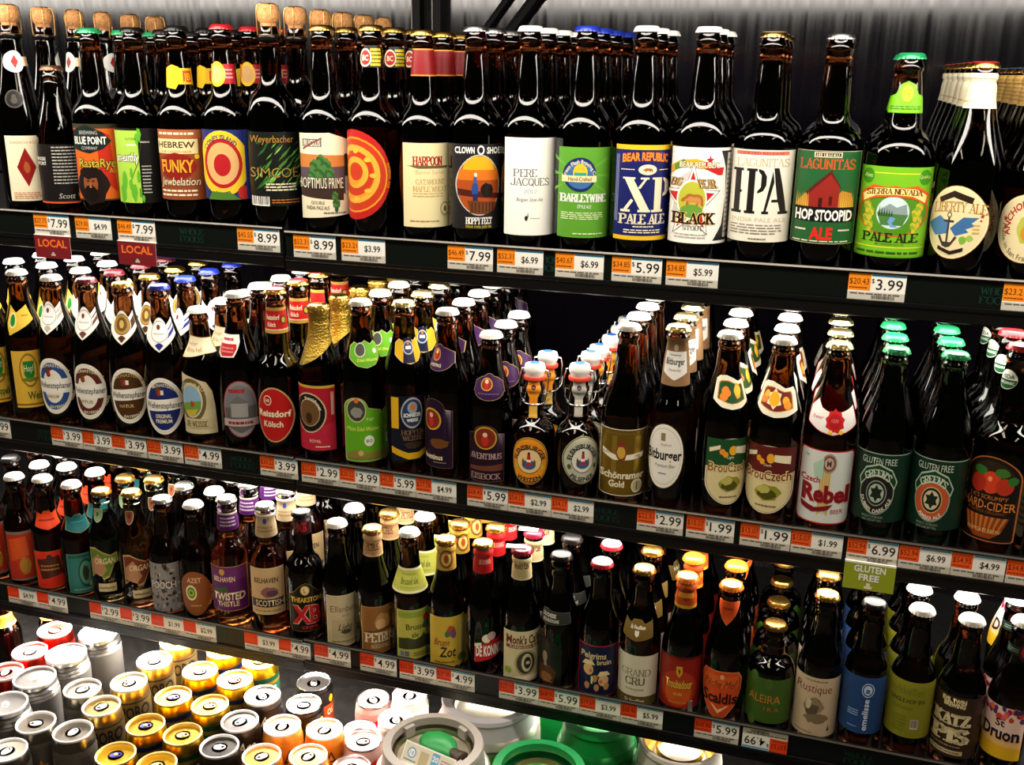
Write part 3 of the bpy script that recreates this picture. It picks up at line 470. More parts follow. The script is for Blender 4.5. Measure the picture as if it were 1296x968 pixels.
@design('edel')
def _(L, n): L.base('stepr', '#5ea61c', '#8a6a3a', .9, '#dfe8b0', .5); L.ell(-.38, .80, .5, .185, '#c8b890'); L.ell(-.38, .80, .45, .165, '#3a3c34'); L.blob(-.38, .77, .36, .09, '#8a8c80', 3); L.circ(-.38, .95, .04, '#d86a2a'); L.text('TAP', .3, .66, .05, '#c8e08a', w=.2); L.text('Mein Edel-Weisse', -.05, .52, .07, '#e8e86a', w=.8, sh=.15); L.circ(.25, .33, .085, '#e8ecd8'); L.text('BIO', .25, .33, .05, 'dgreen', b=.02); L.poly([(-.95, .1), (-.4, .2), (.2, .14), (.9, .16), (.9, .05), (-.9, .05)], '#8a7a3a'); L.blob(-.2, .14, .16, .05, '#c8b060', 4)
@design('edelneck')
def _(L, n): L.base('bib', '#5ea61c', '#8a6a3a', .7, '#dfe8b0', .4); L.circ(-.35, .66, .26, '#c8c8b0'); L.circ(-.35, .66, .22, '#4a4c44'); L.text('Edel-Weisse', .1, .3, .12, '#e8e86a', w=.6, sh=.1); L.circ(.66, .58, .09, 'white')
@design('hopfen')
def _(L, n): L.base('rect', '#0f1222'); L.rect(-1, .5, -.72, .98, '#d8a81c'); L.rect(.72, .1, 1, .95, '#d8a81c'); L.poly([(-1, .12), (-.3, .02), (.3, .02), (1, .12), (1, .22), (.3, .12), (-.3, .12), (-1, .22)], '#d8a81c'); L.ell(-.05, .74, .58, .24, '#a8a8a8'); L.ell(-.05, .74, .52, .21, '#2a3a5a'); L.circ(-.05, .82, .09, '#8aa0b8'); L.circ(-.05, .83, .05, '#c8762a'); L.text('SCHNEIDER', -.05, .71, .06, 'white', w=.46, b=.03); L.text('WEISSE', -.05, .63, .05, 'white', w=.3, b=.03); L.slab('HOPFEN', -.02, .44, .07, '#8a6a4a', w=.6, wt=.14); L.slab('WEISSE', -.02, .35, .07, '#8a6a4a', w=.56, wt=.14); L.blob(0, .24, .6, .06, '#3a2a1c', 2)
@design('hopfenneck')
def _(L, n): L.base('bib', '#d8a81c', '#e8d8a0', .5); L.rect(-.45, .05, .3, .98, '#141a3a'); L.circ(-.08, .62, .26, '#c8c8c8'); L.circ(-.08, .62, .22, '#2a3a6a'); L.circ(-.08, .78, .07, '#d87a2a'); L.rect(-.3, .56, .14, .68, 'white')
@design('avent')
def _(L, n): L.base('crown', '#1e0c24', '#6a4a3a', .8); L.circ(-.12, .70, .16, '#c8982a'); L.circ(-.12, .70, .135, '#7a2a1c'); L.blob(-.12, .66, .16, .09, '#c02a1c', 4); L.circ(-.12, .76, .035, '#d8b088'); L.blob(.3, .36, .6, .08, '#6a4018', 2); L.text('Aventinus', -.1, .16, .08, 'cream', w=.6, b=.02); L.lines(0, .7, .06, .1, 1, '#8a6a5a')
@design('aventneck', 'eisneck')
def _(L, n): L.base('dip', '#331240', '#a8905a', .6); L.circ(-.15, .6, .24, '#c8982a'); L.circ(-.15, .6, .2, '#8a2a1c'); L.circ(-.15, .7, .08, '#e8c098'); L.blob(-.15, .52, .12, .12, '#c02a1c', 3); L.text('AVENTINUS', -.1, .22, .12, 'cream', w=.4, b=.01) if n == 'aventneck' else L.lines(-.6, .6, .2, .3, 1, '#6a4a70')
@design('eisbock')
def _(L, n): L.base('crown', '#220e1e', '#7a5a44', .7); L.circ(0, .78, .20, '#c8982a'); L.circ(0, .78, .175, '#7a2a1c'); L.blob(0, .73, .2, .11, '#c02a1c', 4); L.circ(0, .84, .04, '#e8c098'); L.slab('AVENTINUS', 0, .46, .10, '#b89a98', w=.84, wt=.18); L.poly([(-.9, .26), (.9, .32), (.9, .2), (-.9, .2)], '#6a3a2a'); L.slab('EISBOCK', 0, .10, .10, '#a88a80', w=.8, wt=.18)
def flens(L, n):
    c, c2, t = dict(fweizen=('#e8921c', '#e8c88a', 'WEIZEN'), fpils=('#c8c8b4', '#e0dcc8', 'PILSENER'))[n]
    L.base('ell', c if n == 'fweizen' else '#b8b8a0', '#c8a03a' if n == 'fweizen' else '#b8a86a', 1.0, '#141c30', 1.0); L.circ(0, .5, .27, '#141c30'); L.circ(0, .5, .255, c2); L.ell(0, .42, .35, .1, '#3a5a8a'); L.poly([(-.12, .4), (.12, .4), (.07, .64), (-.07, .64)], '#b8241c'); L.rect(-.11, .48, .11, .53, 'white'); L.rect(-.06, .64, .06, .69, '#3a1c14'); L.poly([(-.34, .4), (-.2, .4), (-.22, .5), (-.3, .56), (-.34, .5)], '#5a4a3a'); L.poly([(.2, .4), (.34, .4), (.34, .5), (.26, .54)], '#5a4a3a')
    L.round('FLENSBURGER', 0, .5, .30, .105, '#141c30', 90, .02); L.round(t, 0, .5, .40, .10, '#141c30', 270, .02, True); L.blob(.66, .36, .1, .06, '#4a5a2a' if n == 'fpils' else '#c8b03a', 3); L.blob(-.68, .36, .1, .06, '#4a5a2a' if n == 'fpils' else '#c8b03a', 4)
D['fweizen'] = D['fpils'] = flens
@design('fstrip_o', 'fstrip_g')
def _(L, n):
    c = '#e08a1c' if n[-1] == 'o' else '#a8a8a0'; L.base([(-.55, 0), (.55, 0), (.55, .45), (1, .55), (1, 1), (-1, 1), (-1, .55), (-.55, .45)], c, '#d8c89a', .3); L.lines(-.9, .9, .84, .94, 2, '#2a2a3a'); L.circ(0, .7, .05, '#2a2a3a'); L.circ(.0, .69, .02, '#b8241c')
    if n[-1] == 'g':
        L.rect(-.5, .02, .5, .42, '#d8d4c4')
    else: L.rect(-.5, .02, .5, .3, '#e8b84a')
@design('gold')
def _(L, n): L.base('rect', 'm:#a8842a', '#d8d2b8', 1.2); L.lines(-.85, .85, .915, .955, 1, '#6a5a34'); L.rect(-.5, .1, -.3, .9, 'm:#c8a84a'); L.rect(.45, .1, .75, .9, 'm:#c4a040'); L.poly([(-.88, .7), (-.4, .62), (.3, .63), (.86, .66), (.8, .58), (.3, .55), (-.4, .54), (-.9, .62)], '#e8e0c8'); L.blob(-.1, .66, .3, .14, '#7a3a2a', 3); L.blob(-.1, .66, .2, .1, '#c8a03a', 7); L.blob(-.1, .78, .14, .05, '#8a2a2a', 4); L.text('ANNO', -.72, .64, .04, '#5a4a2a'); L.text('1780', .6, .6, .045, '#5a4a2a'); L.text('Schönramer', -.02, .32, .11, 'cream', w=.94, b=.03); L.text('Gold', -.25, .185, .10, 'cream', w=.34, b=.03); L.circ(.62, .15, .105, '#d8d0b0'); L.circ(.62, .15, .085, '#b8ac80'); L.rect(.6, .09, .65, .21, '#5a5030')
@design('bit')
def _(L, n): L.base('ell', '#e8e4d6', '#a89468', .7, '#f4f0e6', 1.0); L.ell(0, .5, .88, .44, '#c8bca0'); L.ell(0, .5, .86, .43, '#ebe7da'); L.rect(-.16, .74, .06, .86, '#8a7a52'); L.text('PREMIUM', .1, .68, .035, '#8a7a52', w=.26); L.text('Bitburger', -.02, .53, .16, '#1c1a18', w=.92, b=.03); L.text('Premium Bier', .1, .36, .06, '#6a6a6a', w=.5, sh=.25); L.lines(-.2, .2, .22, .25, 1, '#3a5a9a')
@design('bitneck')
def _(L, n): L.base('rect', '#8a6a48'); L.poly([(-.62, .72), (.62, .72), (.62, .28), (0, .12), (-.62, .28)], '#e0dcd2'); L.circ(0, .80, .07, '#a89a7a'); L.text('Bitburger', 0, .52, .14, '#1c1a18', w=.5, b=.02); L.text('Premium Bier', 0, .34, .06, '#8a6a6a', w=.3, sh=.2); L.lines(-.3, .3, .63, .67, 1, 'grey')
def brou(L, n):
    c, c2 = dict(brougreen=('#1c4a24', '#8a5a1c'), broured=('#5a1c16', '#7a3a14'))[n]
    L.base('tomb', '#d8c894', '#d8ccaa', 1.6, c, .5); L.poly([(-1, .56), (-1, .99), (1, .99), (1, .62), (.4, .56), (-.3, .6)], c); L.circ(.1, .82, .07, '#e8a82a'); L.circ(-.4, .8, .045, '#e8902a'); L.circ(-.25, .76, .045, '#e89a2a'); L.poly([(.25, .88), (.85, .86), (.85, .74), (.25, .78)], '#e8dcb8'); L.poly([(-.92, .84), (-.5, .90), (-.5, .84), (-.9, .78)], '#e8dcb8'); L.text('Light' if n == 'brougreen' else 'Dark', 0, .72, .04, 'cream', w=.16)
    L.outl('BrouCzech', 0, .57, .14, c2, '#e8d8a0', w=.92, b=.02, o=.05); L.blob(.05, .32, .62, .13, '#8a8a2a', 3); L.blob(.05, .3, .45, .09, '#4a4a14', 5); L.blob(-.1, .36, .3, .07, '#b8b05a', 8); L.lines(-.4, .5, .1, .14, 1, '#6a5a2a')
D['brougreen'] = D['broured'] = brou
def broun(L, n):
    c = '#1f4a20' if n == 'brougneck' else '#6a1e16'; L.base([(-1, .88), (-.92, .28), (-.5, .06), (0, 0), (.5, .04), (.94, .2), (1, .7), (.94, .86), (.5, .82), (.1, .92), (-.4, 1), (-.85, .98)], '#e6dcc0', '#f0e8d4', .8); k = [(x * .84, .48 + (y - .5) * .78) for x, y in [(-1, .88), (-.92, .28), (0, .06), (.94, .22), (1, .7), (.94, .84), (.5, .82), (-.3, .97), (-.85, .96)]]; L.poly(k, '#b8782a'); L.poly([(x * .94, .48 + (y - .48) * .92) for x, y in k], c)
    if n == 'brougneck':
        for x, y, r in ((-.4, .55, .13), (-.45, .38, .13), (-.25, .48, .1)): L.circ(x, y, r, '#e8822a')
        L.blob(.35, .55, .26, .26, '#d8a02a', 3); L.circ(.35, .55, .14, '#e8b83a')
    else:
        L.star(-.1, .52, .3, '#e8d8b0', 6, .7); L.circ(-.1, .52, .2, '#e8a81c'); L.circ(.5, .48, .12, '#e8a82a'); L.circ(.56, .36, .12, '#e8902a'); L.circ(-.62, .5, .13, '#e8822a'); L.circ(-.56, .64, .1, '#e8a82a')
    L.lines(-.2, .4, .14, .19, 1, 'cream')
D['brougneck'] = D['brourneck'] = broun
@design('rebel')
def _(L, n): L.base('rrect', '#d0d4cc', '#b8161c', 1.8, '#e8e4dc', .6); L.poly([(-.2, .82), (.2, .82), (.22, .1), (.0, .2), (-.2, .1)], '#d0b878'); [L.rect(-.18 + .08 * k, .14, -.16 + .08 * k, .8, '#b8984a') for k in range(5)]; L.circ(.1, .83, .13, '#9a8a7a'); L.circ(.1, .83, .105, '#7a3a2a'); L.circ(.1, .83, .08, '#b8a898'); L.text('M', .1, .83, .08, '#5a2a24', b=.03); L.poly([(-.5, .8), (-.1, .9), (-.1, .6), (-.4, .62)], '#a8c8b0'); L.text('Czech', -.55, .60, .085, '#b0202a', w=.36, b=.02); L.outl('Rebel', .05, .42, .23, '#7a141c', '#c02a30', w=.88, b=.03, o=.02); L.poly([(-.85, .28), (-.3, .22), (.4, .28), (.2, .2), (-.4, .15), (-.8, .2)], '#7a141c'); L.text('BEER', .55, .18, .06, '#b0202a', w=.22); L.text('1333', -.75, .9, .03, 'grey')
@design('rebelneck')
def _(L, n): L.base([(-1, .75), (-.92, .3), (-.4, .08), (.1, 0), (.6, .1), (1, .3), (1, .85), (.6, .72), (.1, .62), (-.5, .76), (-.8, 1)], '#e8e4dc', '#b8161c', 1.0); L.star(.15, .42, .36, '#c01c20', 9, .82); L.circ(.15, .42, .22, '#a8141a'); L.text('1333', .15, .44, .1, '#e08a80', w=.14); L.text('beer', -.55, .5, .12, '#c8505a', w=.22, sh=.2); L.circ(0, .1, .07, '#e8c83a'); L.circ(.4, .12, .07, '#e8c83a')
def greens(L, n):
    c, t, c2 = dict(gdark=('#1c1816', 'DUBBEL DARK ALE', '#8a9a8a'), gamber=('#b8502a', 'AMBER ALE', '#c8a878'))[n]
    L.base('rect', '#0d2a1c'); L.rect(-1, .985, 1, 1, '#8a9a8a'); L.text('GLUTEN FREE', -.02, .89, .10, '#b8c4b0', w=.6, b=.0); L.circ(0, .42, .32, '#8a9a8a'); L.circ(0, .42, .30, c); L.circ(0, .42, .19, c2); L.circ(0, .42, .175, '#16241a'); L.circ(0, .42, .14, '#a8b0a0' if n == 'gdark' else '#c8b890'); L.star(0, .42, .13, '#16241a', 6, .6)
    L.poly([(-.66, .60), (-.45, .78), (0, .86), (.45, .78), (.66, .60), (.58, .48), (.4, .6), (0, .68), (-.4, .6), (-.58, .48)], '#a8b8a0'); L.poly([(-.62, .60), (-.44, .755), (0, .835), (.44, .755), (.62, .60), (.57, .52), (.4, .625), (0, .705), (-.4, .625), (-.57, .52)], '#123a22'); L.round("GREEN'S", 0, .36, .36, .10, '#c8d4b8', 90, .02, wt=.22); L.round(t, 0, .42, .265, .06, '#d8d4c0', 270, .02, True); L.text('PRODUCT OF BELGIUM', -.05, .07, .035, '#8a9a8a', w=.36); L.text('ALC 6.0% BY VOL', -.05, .02, .035, '#8a9a8a', w=.34)
D['gdark'] = D['gamber'] = greens
@design('cider')
def _(L, n): L.base('arch', '#16100e', '#a8602a', 1.4, '#3a1c0c', .7); L.ell(0, .76, .8, .19, '#2a1c10'); L.circ(.05, .70, .13, '#c83a1c'); L.circ(-.42, .67, .11, '#a82a18'); L.circ(.52, .67, .10, '#b0301a'); L.circ(.0, .74, .03, '#e88a5a'); L.blob(-.4, .82, .3, .06, '#2f6a2a', 3); L.blob(.4, .83, .28, .06, '#3a6a24', 5); L.blob(.75, .74, .16, .06, '#2f6a2a', 8); L.text("J K'S SCRUMPY", 0, .525, .05, '#b86a2a', w=.7); L.text('HARD-CIDER', 0, .43, .105, '#c8742a', w=.94, b=.01); L.text('SOLSTICE ORGANIC', 0, .35, .035, '#8a4a1c', w=.7); L.poly([(-.8, .3), (.8, .3), (.62, .12), (.3, .04), (-.3, .04), (-.62, .12)], '#8a3a14'); [L.poly([(-.75 + .2 * k, .3), (-.65 + .2 * k, .3), (-.5 + .14 * k, .1), (-.54 + .14 * k, .1)], '#b8702a') for k in range(8)]; L.text('FARMGATE BREW', 0, .13, .05, '#e0b070', w=.6)
@design('usda')
def _(L, n): L.flat = True; L.circ(0, .5, .5, '#d8d4c4'); L.ell(0, .5, .92, .46, 'white'); L.poly([(-.9, .48), (.9, .48)] + _arc(0, .5, .9, .45, 0, -180, 14), '#1f5a34'); L.text('USDA', 0, .66, .2, '#1f5a34', w=.66, b=.02); L.text('ORGANIC', 0, .34, .14, 'white', w=.7, b=.02)
@design('plaincream')
def _(L, n): L.base('rrect', '#d8cba8', '#a88a4a', 1); L.lines(-.7, .7, .2, .8, 5, '#8a6a3a')
# ------- bottom shelf
@design('ored0', 'ored1')
def _(L, n): L.base('rect', '#7a6a60'); L.poly([(-1, .95), (.4, .95), (.5, .05), (-1, .02)], '#b0301c'); L.poly([(-.9, .85), (.0, .9), (.1, .5), (-.9, .4)], '#d0501c'); L.blob(-.2, .3, .4, .2, '#a8781c', 3); L.lines(.5, .9, .1, .9, 10, '#a89a8a')
@design('orange2')
def _(L, n): L.base('rect', '#d8301c', '#b08a3a', .6); L.poly([(-.9, .78), (.5, .86), (.7, .36), (-.7, .24)], '#4a1c12'); L.lines(-.7, .5, .46, .66, 2, '#a87a3a'); L.circ(-.1, .84, .08, '#3a1c14')
@design('orneck')
def _(L, n): L.base('brace', '#d8401c', '#b8602a', .4); L.lines(-.7, .7, .4, .6, 1, '#7a2414')
@design('teal3')
def _(L, n): L.base('rect', '#2a7068', '#6a8a60', .7); L.rect(-.9, .9, .9, .96, '#1c4a44'); L.ell(0, .5, .5, .36, '#123c38'); L.ell(0, .5, .42, .3, '#4a8a78'); L.blob(-.05, .5, .24, .22, '#2a2a1c', 3); L.blob(.3, .2, .2, .08, '#b8a85a', 5); L.lines(-.8, .8, .06, .12, 1, '#8ab0a0')
@design('tealneck')
def _(L, n): L.base('brace', '#1c5c60', '#9a9a4a', .6); L.lines(-.6, .6, .5, .65, 1, '#3a8a88')
def organ(L, n):
    c = '#5a7a2a' if n == 'organ4' else '#6a2c1c'; o = [(-1, .32), (-.3, .5), (-.1, .28), (.3, .34), (.7, .62), (1, .66), (.95, .86), (.5, .82), (.0, .9), (-.5, 1), (-1, .98)]
    L.base(o, '#b89a5a'); L.poly([(x * .94, .63 + (y - .63) * .9) for x, y in o], c); L.poly([(-.9, .7), (-.3, .86), (.2, .5), (-.2, .36), (-.9, .44)], '#a87a5a'); L.text('ORGAN', .1, .70, .13, '#d8c89a', w=.7, b=.02, sh=.1); L.rect(-.5, .02, .7, .2, '#c8b88a'); L.lines(-.4, .6, .06, .15, 1, '#7a6a44')
D['organ4'] = D['organ5'] = organ
@design('dot4', 'dot5')
def _(L, n): L.base('pick', '#8aa87a' if n == 'dot4' else '#8a4a34', '#d8d8b8', .8); L.blob(0, .6, .3, .2, '#4a6a3a' if n == 'dot4' else '#5a2a1c', 3)
@design('sketch')
def _(L, n):
    L.base('rect', '#8a8682'); rr = random.Random(4)
    for k in range(60): x, y = rr.uniform(-.95, .95), rr.uniform(.03, .97); L.blob(x, y, rr.uniform(.04, .2), rr.uniform(.02, .07), rr.choice(['#3a3836', '#b8b4ae', '#55524f', '#1c1a19']), k, 9, .5)
    L.outl('POOCH', 0, .56, .15, '#d8d4cc', '#2a2826', w=.8, b=.02, o=.06)
@design('ovalapple')
def _(L, n): L.base('ell', '#8a4e22', '#5a2a10', .8); L.text('AZET', .0, .80, .11, '#d8b88a', w=.46, b=.02); L.ell(-.22, .52, .36, .17, '#e0dcc8'); L.ell(-.22, .52, .28, .13, '#6a8a1c'); L.circ(-.22, .52, .07, '#a8c23a'); L.circ(-.22, .52, .04, '#4a6a14'); L.round('LAGER BEER', 0, .5, .40, .06, '#e0b888', 350, .02, True); L.lines(-.3, .4, .2, .26, 1, '#c8a070')
@design('purple8')
def _(L, n): L.base('rect', '#5a1a5e', '#b8902a', 1.2); L.rect(-.93, .70, .93, .96, '#6a2a6a'); L.text('BELHAVEN', -.2, .72, .11, '#e0c8a0', w=.6, b=.02); L.circ(-.3, .88, .07, '#c8a03a'); L.text('TWISTED', 0, .34, .17, '#e8d8b0', w=.86, b=.03, sh=.1); L.text('THISTLE', -.05, .17, .12, '#d8c090', w=.6, b=.02); L.poly([(-.8, .5), (-.1, .56), (0, .44), (-.7, .42)], '#3a5a2a')
@design('purpneck')
def _(L, n): L.base('rect', '#4a1a5a'); L.lines(-.6, .6, .2, .8, 3, '#c8b0c8'); L.rect(-1, .9, 1, 1, '#c8b8a0')
@design('scottish')
def _(L, n): L.base('rect', '#c8a878', '#e0cfa0', .8); L.text('BELHAVEN', -.05, .74, .11, '#2a1c14', w=.72, b=.02); L.blob(.1, .48, .6, .13, '#8a5a5a', 3); L.blob(.3, .45, .4, .08, '#5a3a4a', 5); L.rect(-.95, .16, .95, .34, '#1a1614'); L.text('SCOTTISH', .1, .25, .13, '#d8c8a0', w=.84, b=.02); L.lines(-.8, .8, .06, .1, 1, '#7a5a34')
@design('creamneck')
def _(L, n): L.base('rect', '#c8b08a'); L.circ(0, .7, .12, '#3a4a9a'); L.lines(-.6, .6, .2, .5, 2, '#a88a5a'); L.rect(-1, .92, 1, 1, '#e0dcd0')
@design('xb')
def _(L, n): L.base([(-1, .1), (-.9, 0), (.9, 0), (1, .1), (1, .76), (.7, .82), (.3, .96), (0, 1), (-.3, .96), (-.7, .82), (-1, .76)], '#12100e', '#8a7028', .8); L.circ(-.05, .85, .10, '#c8a03a'); L.circ(-.05, .85, .08, '#e8d8a0'); L.text('L', -.05, .85, .09, '#8a3a1c', b=.02); L.text('THEAKSTON', 0, .66, .10, '#d8b03a', w=.9, b=.03); L.outl('XB', .02, .36, .36, '#c01c24', '#e8c8a8', w=.86, b=.04, o=.02); L.text('BEST BITTER', .2, .08, .07, '#b8242a', w=.5, b=.02)
@design('xbneck')
def _(L, n): L.base('rrect', '#2a0c10'); L.text('XB', 0, .5, .6, '#a81c2a', w=.6, b=.04)
@design('cream11')
def _(L, n): L.base('rect', '#c4b48e', '#ddd0ac', 1.0); L.text('Ellenberg', .0, .74, .13, '#6a5a3c', w=.84); L.text('BOCK', 0, .6, .05, '#6a5a3c', w=.2); L.rect(-.8, .16, .8, .52, '#b8a880'); L.text('Light', 0, .38, .13, '#2a241c', w=.42, sh=.3, b=.01); L.blob(0, .28, .4, .05, '#4a4030', 3); L.lines(-.8, .8, .06, .12, 1, '#8a7a54'); L.rect(.86, .1, .9, .9, '#a8986a')
@design('petrus')
def _(L, n): L.base('rect', '#8a5c2c', '#b8905a', .9); L.blob(.1, .66, .55, .22, '#b8844a', 3); L.blob(.0, .62, .35, .14, '#d0a870', 6); L.poly([(-.9, .46), (.6, .56), (.6, .5), (-.9, .4)], '#6a3a18'); L.slab('PETRUS', 0, .34, .19, '#e8dcb8', w=.9, wt=.24); L.slab('AGED PALE', 0, .15, .08, '#d8c8a0', w=.62, wt=.2); L.lines(.6, .9, .85, .95, 1, '#e0c898')
@design('petrusneck')
def _(L, n): L.base('rect', '#c0966a'); L.slab('PETRUS', -.02, .45, .3, '#4a2a18', w=.36, wt=.2); L.rect(-1, .0, 1, .08, '#d8b88a')
@design('yale')
def _(L, n): L.base('rect', '#b8b44a', '#d0cc70', .8); L.rect(-.94, .84, .94, .96, '#8aa03a'); L.circ(.62, .8, .08, '#b82a24'); L.circ(.62, .66, .09, '#3a7a3a'); L.text('Brussel', .0, .66, .12, '#4a4a1c', w=.6, b=.02); L.text('ale', -.1, .5, .11, '#4a4a1c', w=.2, b=.02); L.poly([(-.95, .42), (-.5, .44), (-.1, .40), (.3, .44), (.5, .52), (.55, .44), (.95, .42), (.95, .2), (-.95, .2)], '#3a3c20'); L.bars(-.9, -.4, .04, .16, 'dark', 10, 'lgrey'); L.lines(-.2, .8, .05, .14, 2, '#6a6a2a')
@design('yaleneck')
def _(L, n): L.base('rect', '#b8bc50'); L.rect(-1, .9, 1, 1, '#e8e4b0'); L.rect(-1, 0, 1, .1, '#e8e4b0'); L.text('Brussel ale', .0, .5, .28, '#4a5020', w=.40, b=.01); L.lines(-.4, .4, .2, .26, 1, '#8a9040'); L.lines(-.4, .4, .74, .8, 1, '#8a9040')
@design('zot')
def _(L, n): L.base('rect', '#c8a838', '#e0cc7a', .7); L.rect(.55, .05, .92, .95, '#d8c468'); L.blob(.05, .72, .3, .12, '#b04a24', 3); L.blob(.2, .66, .2, .1, '#6a4a7a', 5); L.blob(-.15, .66, .15, .08, '#3a6a3a', 8); L.text('Brugse', -.4, .5, .14, '#8a3a1c', w=.4, sh=.2, b=.01); L.text('Zot', -.1, .3, .2, '#2a1c10', w=.46, sh=.1, b=.02); L.circ(.66, .15, .08, '#5a7a2a'); L.lines(-.8, .3, .06, .12, 1, '#7a5a1c')
@design('zotneck')
def _(L, n): L.base('rect', '#b8983a'); L.ell(0, .5, .5, .4, '#7a4a2a'); L.ell(0, .5, .36, .3, '#d8c468'); L.blob(0, .5, .2, .2, '#a8421c', 3)
@design('konin')
def _(L, n): L.base([(-1, .12), (1, .3), (1, .8), (-1, .62)], '#b4161c', '#d83a34', .7); L.text('DE KONINCK', .0, .46, .30, 'white', w=.92, b=.03, sh=0); L.circ(-.3, .8, .12, 'cream'); L.circ(.0, .86, .12, '#c8a0a0'); L.poly([(-1, .66), (-.6, .7), (-.6, .62), (-1, .58)], 'cream')
@design('koninneck')
def _(L, n): L.base('rect', '#b81c20'); L.text('DE KONINCK', .1, .5, .2, '#e8a8a0', w=.3, b=.02); L.rect(-1, .92, 1, 1, '#d83a34')
@design('monks')
def _(L, n): L.base('rect', '#cfc296', '#e4dab8', .7); L.text("Monk's Café", .0, .84, .17, '#5a1a14', w=.9, b=.03); L.rect(-.9, .66, .9, .73, '#7a3024'); L.text('FLEMISH SOUR ALE', 0, .695, .05, 'cream', w=.74); L.ell(.1, .38, .6, .26, '#a8986a'); L.ell(.1, .38, .5, .22, '#3a3428'); L.ell(.15, .38, .3, .18, '#c8bc94'); L.ell(.18, .38, .2, .12, '#2a241c'); L.rect(.1, .35, .3, .41, '#c8bc94'); L.poly([(-.5, .1), (.4, .14), (.9, .08), (.4, .03), (-.4, .02)], '#e4dab8'); L.circ(-.8, .22, .06, '#8aa83a')
@design('monksneck')
def _(L, n): L.base('rect', '#cfc08e'); L.text("Monk's Café", .0, .66, .28, '#6a2a1c', w=.42, b=.03); L.rect(-1, 0, 1, .06, '#e4dab8')
@design('duch')
def _(L, n): L.base('arch', '#16120f'); L.poly([(-.5, .02), (-.8, .3), (-.5, .42), (.3, .44), (.7, .3), (.5, .02)], '#4a2a18'); L.ell(-.1, .6, .2, .12, '#8a7a66'); L.rect(-.15, .4, .05, .5, '#8a7a66'); L.blob(0, .16, .5, .12, '#8a5a34', 3); L.lines(-.5, .5, .06, .1, 1, '#b88a5a')
@design('duchneck')
def _(L, n): L.base([(-1, .2), (-.5, 0), (1, .15), (1, .85), (-.2, .9), (-.6, 1), (-1, .9)], '#2a2a26', '#55554c', .5); L.text('DUCHESSE', -.35, .62, .24, '#c8c4b4', w=.5, b=.02); L.text('BOURGOGNE', -.2, .3, .2, '#c8c4b4', w=.56, b=.02)
@design('pelgrim')
def _(L, n):
    L.base('rect', '#14183a', '#b01c24', 1.6); L.text('Pelgrims', -.2, .80, .12, '#d8c088', w=.66, b=.02, sh=.05); L.text('bruin', .35, .68, .10, '#d8c088', w=.36, b=.02)
    for x, y, f in ((-.45, .52, 1), (.35, .32, -1)): L.ell(x, y, .26, .11, '#d8a878'); L.poly([(x - .34, y + .08), (x + .34, y + .10), (x + .18, y + .18), (x - .18, y + .18)], '#e0cc9a'); L.circ(x + .12 * f, y - .02, .035, '#b8704a')
    for x, y in ((-.1, .36), (-.5, .2), (.0, .18), (.5, .2)): L.blob(x, y, .16, .08, '#b8864a', 3)
    L.rect(-.3, .25, -.2, .4, '#e0cc9a')
@design('grand')
def _(L, n): L.base('rect', '#d4cbb4'); L.rect(-1, 0, 1, .19, '#5a4c24'); L.text('St Feuillien', 0, .10, .08, '#d8cca0', w=.5, b=.02, sh=.1); L.slab('GRAND', 0, .66, .13, '#8a8064', w=.74, wt=.14); L.slab('CRU', -.02, .49, .14, '#6a6048', w=.5, wt=.18); L.lines(-.5, .5, .3, .36, 1, '#a89c80')
@design('grandneck')
def _(L, n): L.base('brace', '#6a5424', '#8a7438', .5); L.text('St Feuillien', .05, .66, .18, '#e8e4d0', w=.5, b=.02, sh=.1); L.poly([(-.12, .5), (.16, .5), (.14, .3), (.02, .2), (-.1, .3)], '#d8d4c0')
@design('troub')
def _(L, n): L.base('rect', '#8a1c14'); L.ell(0, .38, .8, .36, '#a8341a'); L.ell(0, .3, .6, .24, '#c0501c'); L.poly([(-.14, .82), (.14, .82), (.14, .68), (0, .6), (-.14, .68)], '#c8982a'); L.poly([(-.06, .78), (.06, .74), (.0, .66)], '#5a1410'); L.outl('Troubadour', 0, .48, .17, '#d8a83a', '#4a100c', w=.60, b=.03, o=.04); L.text('MAGMA', 0, .28, .06, '#d8a83a', w=.2, b=.02); L.lines(-.4, .4, .08, .14, 1, '#c8782a'); L.rect(-1, .97, 1, 1, '#5a1410')
@design('troubneck')
def _(L, n): L.base('rect', '#c0501c'); L.rect(-1, 0, 1, .12, '#d8a02a'); L.blob(0, .58, .3, .3, '#8a341a', 3); L.rect(-.4, .42, .4, .62, '#d88a2a')
@design('scaldis')
def _(L, n): L.base('pick', '#c8481c', '#e08a5a', 1.0); L.poly([(-.86, .9), (.86, .9), (.9, .66), (-.92, .66)], '#d05a24'); L.text('Pêche Mel', .0, .74, .16, '#6a2410', w=.78, sh=.35); L.text('Scaldis', .0, .45, .22, '#2a140c', w=.88, b=.03); L.poly([(-.4, .3), (0, .12), (.5, .3), (.4, .3), (0, .2), (-.3, .3)], '#e8b888'); L.circ(.1, .88, .05, '#e8a070')
@design('scaldneck')
def _(L, n): L.base('drop', '#d8501c', '#e88a5a', .5); L.lines(-.5, .5, .6, .8, 1, '#a8341a')
@design('aleir')
def _(L, n): L.base('rect', '#3a581c'); [L.circ(-.3 + .7 * math.cos(k * .9), .5 + .5 * math.sin(k * .9), .12, '#426222') for k in range(6)]; L.text('ALEIRA', -.02, .55, .19, '#b87a2a', w=.60, b=.0); L.text('I R A', .28, .33, .1, '#b8642a', w=.26)
